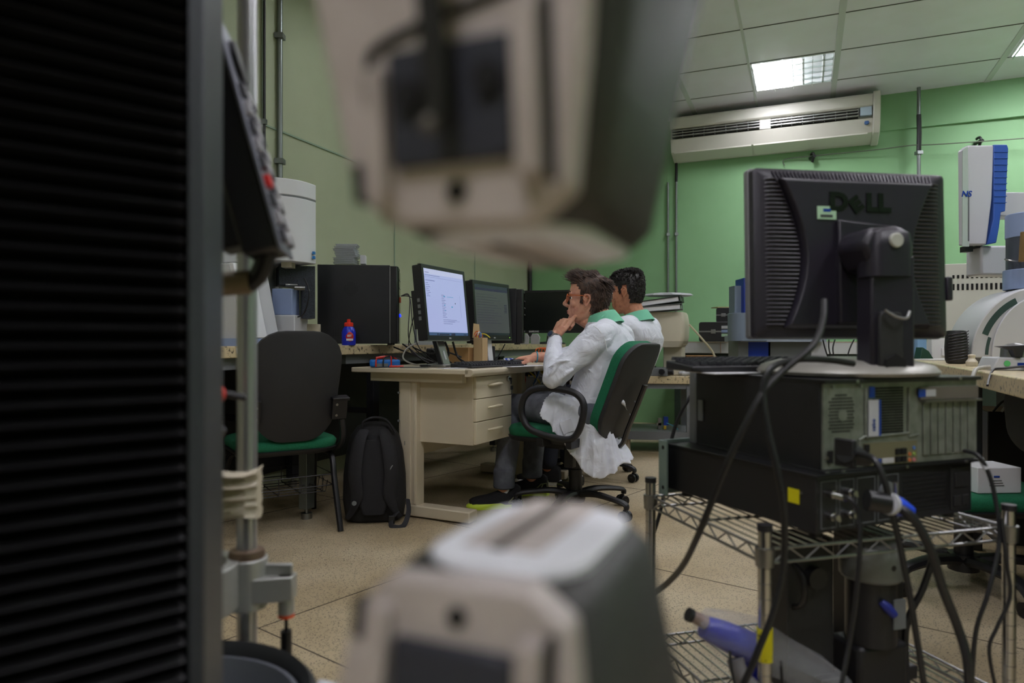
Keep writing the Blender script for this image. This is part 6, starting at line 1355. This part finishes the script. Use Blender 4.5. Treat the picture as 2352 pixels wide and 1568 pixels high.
part('head', MB().loft([[V((x, y, z)) for x, y in rr2((0, .05), w, .30, .04, 5)] for z, w in ((hz(797), .26), (hz(790), .30), (hz(775), .325), (hz(745), .335), (hz(722), .31), (hz(717), .29))]), M_bei, ht, smooth=40)
part('shaded_band', MB().loft([[V((x, y-.002, z)) for x, y in rr2((0, .05), w, .302, .04, 5)] for z, w in ((hz(797), .262), (hz(788), .31), (hz(783), .318))]), mat('tester_shadow_grey', (170, 164, 144), .5), ht, smooth=40)
part('column', MB().bx((-.02, .02, 0), (.13, .19, hz(796))), M_bei, ht, bevel=.008)
part('front_badge', MB().bx((-.10, -.104, hz(744)), (-.04, -.100, hz(733))), M_lgray, ht); part('badge_print', MB().bx((-.085, -.106, hz(741)), (-.06, -.104, hz(737))), M_blk, ht)
part('control_plate', MB().bx((-.15, -.104, hz(779)), (-.055, -.098, hz(757))), M_gray, ht); part('slot_label', MB().bx((-.085, -.107, hz(778)), (-.07, -.104, hz(760))), M_white, ht)
part('stage', MB().cyl((-.10, -.05, hz(812)), (-.10, -.05, hz(809)), .06, n=24).cyl((-.10, -.05, hz(846)), (-.10, -.05, hz(812)), .012), M_blk2, ht); part('spindle_wheel', MB().lathe([(0, .05), (.035, .05), (.035, .075), (0, .075)], (-.10, -.05, 0), 20), M_blk2, ht)
part('base', MB().bx((-.20, -.14, 0), (.04, .12, .065)), M_gray, ht, bevel=.004); part('knob', MB().cyl((.0, -.142, .035), (.0, -.175, .035), .022, n=16).cyl((.04, -.1, .035), (.08, -.1, .035), .026, n=16), M_blk2, ht)
for k, (m_, dz) in enumerate(((mat('binder_grey', (110, 116, 116), .5), 0), (mat('binder_dark', (60, 68, 64), .5), .052))):
    o = thing('ring_binder', ['grey ring binder full of papers, lower one on the beige tester', 'dark ring binder tilted on top of the grey one on the beige tester'][k], 'binder', ht.location+V((-.02, -.02, hz(715)+.003+dz)), math.radians(-15-5*k), rot=(0, math.radians(-4-3*k), math.radians(-15-5*k)))
    part('cover', MB().bx((-.16, -.13, 0), (.15, .13, .004)).bx((-.16, -.13, .040), (.15, .13, .044)).bx((.146, -.13, 0), (.15, .13, .044)), m_, o); part('pages', MB().bx((-.15, -.12, .004), (.135, .12, .036)), M_paper, o)
rs = [[V((x*k, y*k, z)) for x, y in [((.19+.02*math.sin(q*2.7))*math.cos(q*.3927), (.12+.02*math.sin(q*3.9))*math.sin(q*.3927)) for q in range(16)]] for z, k in ((0, .8), (.008, 1), (.022, .9), (.030, .5))]
solo('crumpled_plastic_bag', 'crumpled clear plastic bag on top of the binders', 'plastic bag', MB().loft(rs), mat('milky_plastic', (200, 204, 208), .3, alpha=.8, bump=(40, .8)), ht.location+V((.02, -.03, hz(715)+.118)), smooth=20)
solo('brown_carton', 'brown cardboard carton with writing behind the low bench', 'box', MB().bx((-.13, 0, 0), (.12, .2, .13)), mat('carton_brown', (150, 112, 66), .8), on(1612, 5.9, .62), math.radians(-12), bevel=.003)
solo('carton_stand', 'small dark table under the brown carton', 'table', MB().bx((-.16, -.02, .58), (.16, .24, .618)).bx((-.15, 0, 0), (-.12, .03, .58)).bx((.12, 0, 0), (.15, .03, .58)).bx((-.15, .2, 0), (-.12, .23, .58)).bx((.12, .2, 0), (.15, .23, .58)), M_gray, on(1612, 5.9, 0), math.radians(-12))
cr_ = MB(); random.seed(8)
for k in range(3):
    solo('crumpled_plastic', ['crumpled plastic film lying at the right end of the low bench', 'white plastic lump between film and tester on the low bench', 'pinkish crumpled film before the brown carton'][k], 'plastic', MB().sph((0, 0, .02), (.05-.012*k, .04, .022), n=9, m=6), mat('milky_plastic', (1, 1, 1)), on(1572+18*k*(1 if k < 2 else 1.3), 5.5, .60), k, smooth=10)
cable('pale cream cable hanging from the beige tester to the brown carton', [W(1583, 745, 5.5), W(1610, 775, 5.5), W(1638, 810, 5.5), W(1645, 840, 5.45), W(1655, 870, 5.4)], .008, mat('cream_cable', (200, 192, 160), .5))
# black cases on the counter
def case(label, px, d, w, dz, zz, z0=.869):
    o = thing('instrument_case', label, 'case', on(px, d, z0), -TH)
    part('case_body', MB().rrect((0, zz/2), w, zz, .02, 0, dz, 'y'), M_blk, o, bevel=.004); part('metal_band', MB().bx((-w/2-.002, -.003, zz*.48), (w/2+.002, dz+.003, zz*.55)), M_steel, o)
    part('latch', MB().bx((-.03, -.010, zz*.40), (.01, -.002, zz*.62)), M_steel, o, bevel=.002)
    return o
cs = case('black instrument case with a metal band and stickers on the tiled counter', 1641, 6.2, .27, .24, .175)
for k, m_ in enumerate((mat('sticker_mint', (1, 1, 1)), M_bluegray, M_lgray)): part('sticker', MB().bx((.06, -.004, .045+.035*k), (.125, -.001, .07+.035*k)), m_, cs)
case('flat black case behind, lying on the larger case', 1664, 6.5, .15, .2, .14, 1.045-.0)
case('second black case under the flat one on the tiled counter', 1664, 6.55, .2, .15, .170)
solo('yellowed_papers', 'yellowed papers on top of the flat black case', 'paper', MB().bx((-.09, -.08, 0), (.09, .08, .008)), mat('old_paper', (170, 160, 110), .7), on(1662, 6.6, 1.187), .1)
# blue and grey measuring machine behind the monitor
cmm = thing('measuring_machine', 'grey and blue measuring machine with a drum, partly hidden behind the big monitor', 'lab instrument', on(1717, 5.2, 0), 0)
zz_ = lambda py, d=5.2: H+(784-py)/F*d
part('drum', MB().prism(rr2((.04, .12), .27, .26, .09, 6), zz_(783), zz_(718)), mat('machine_grey', (120, 134, 150), .45), cmm, bevel=.003)
part('deck', MB().bx((-.02, .02, zz_(785)), (.60, .5, zz_(770))), mat('machine_grey2', (150, 160, 172), .45), cmm, bevel=.002)
part('side_column', MB().bx((-.045, .16, zz_(718)), (.02, .3, zz_(652))), mat('machine_grey', (1, 1, 1)), cmm); 
bt_ = part('blue_tower', MB().bx((.005, .1, zz_(717)), (.17, .3, zz_(635))), mat('deep_blue', (20, 52, 150), .35), cmm, bevel=.003)
part('window', MB().bx((.03, .095, zz_(707)), (.10, .101, zz_(676))), M_gray, bt_); part('yellow_label', MB().bx((.05, .095, zz_(671)), (.09, .1, zz_(661))), M_yel, bt_); part('pipette', MB().cyl((.07, .09, zz_(706)), (.07, .09, zz_(683)), .01, n=10), M_white, bt_)
part('round_knob', MB().cyl((.105, -.02, zz_(728)), (.105, .0, zz_(728)), .022, n=20), M_steel, cmm)
part('lower_grey', MB().bx((-.035, .1, .0), (.04, .35, zz_(783))), M_gray, cmm); part('lower_blue', MB().bx((.02, .12, .0), (.215, .4, zz_(785))), mat('deep_blue', (1, 1, 1)), cmm); part('lower_body', MB().bx((.20, .12, .0), (.52, .45, zz_(785))), M_gray, cmm)
part('pale_box', MB().bx((.52, .1, .0), (.64, .4, zz_(785))), M_lgray, cmm)
for i in range(4): cable(['black lead hanging under the deck of the measuring machine, first of four', 'black lead hanging under the deck of the measuring machine, second of four', 'black lead crossing the second one under the deck', 'lone black lead right of the others under the deck'][i], [W(1890+14*i+(30 if i == 3 else 0), 779, 5.0), W(1895+9*i+(30 if i == 3 else 0), 800, 5.0), W(1905+6*i+(20 if i == 3 else 0), 830, 5.0)], .005)
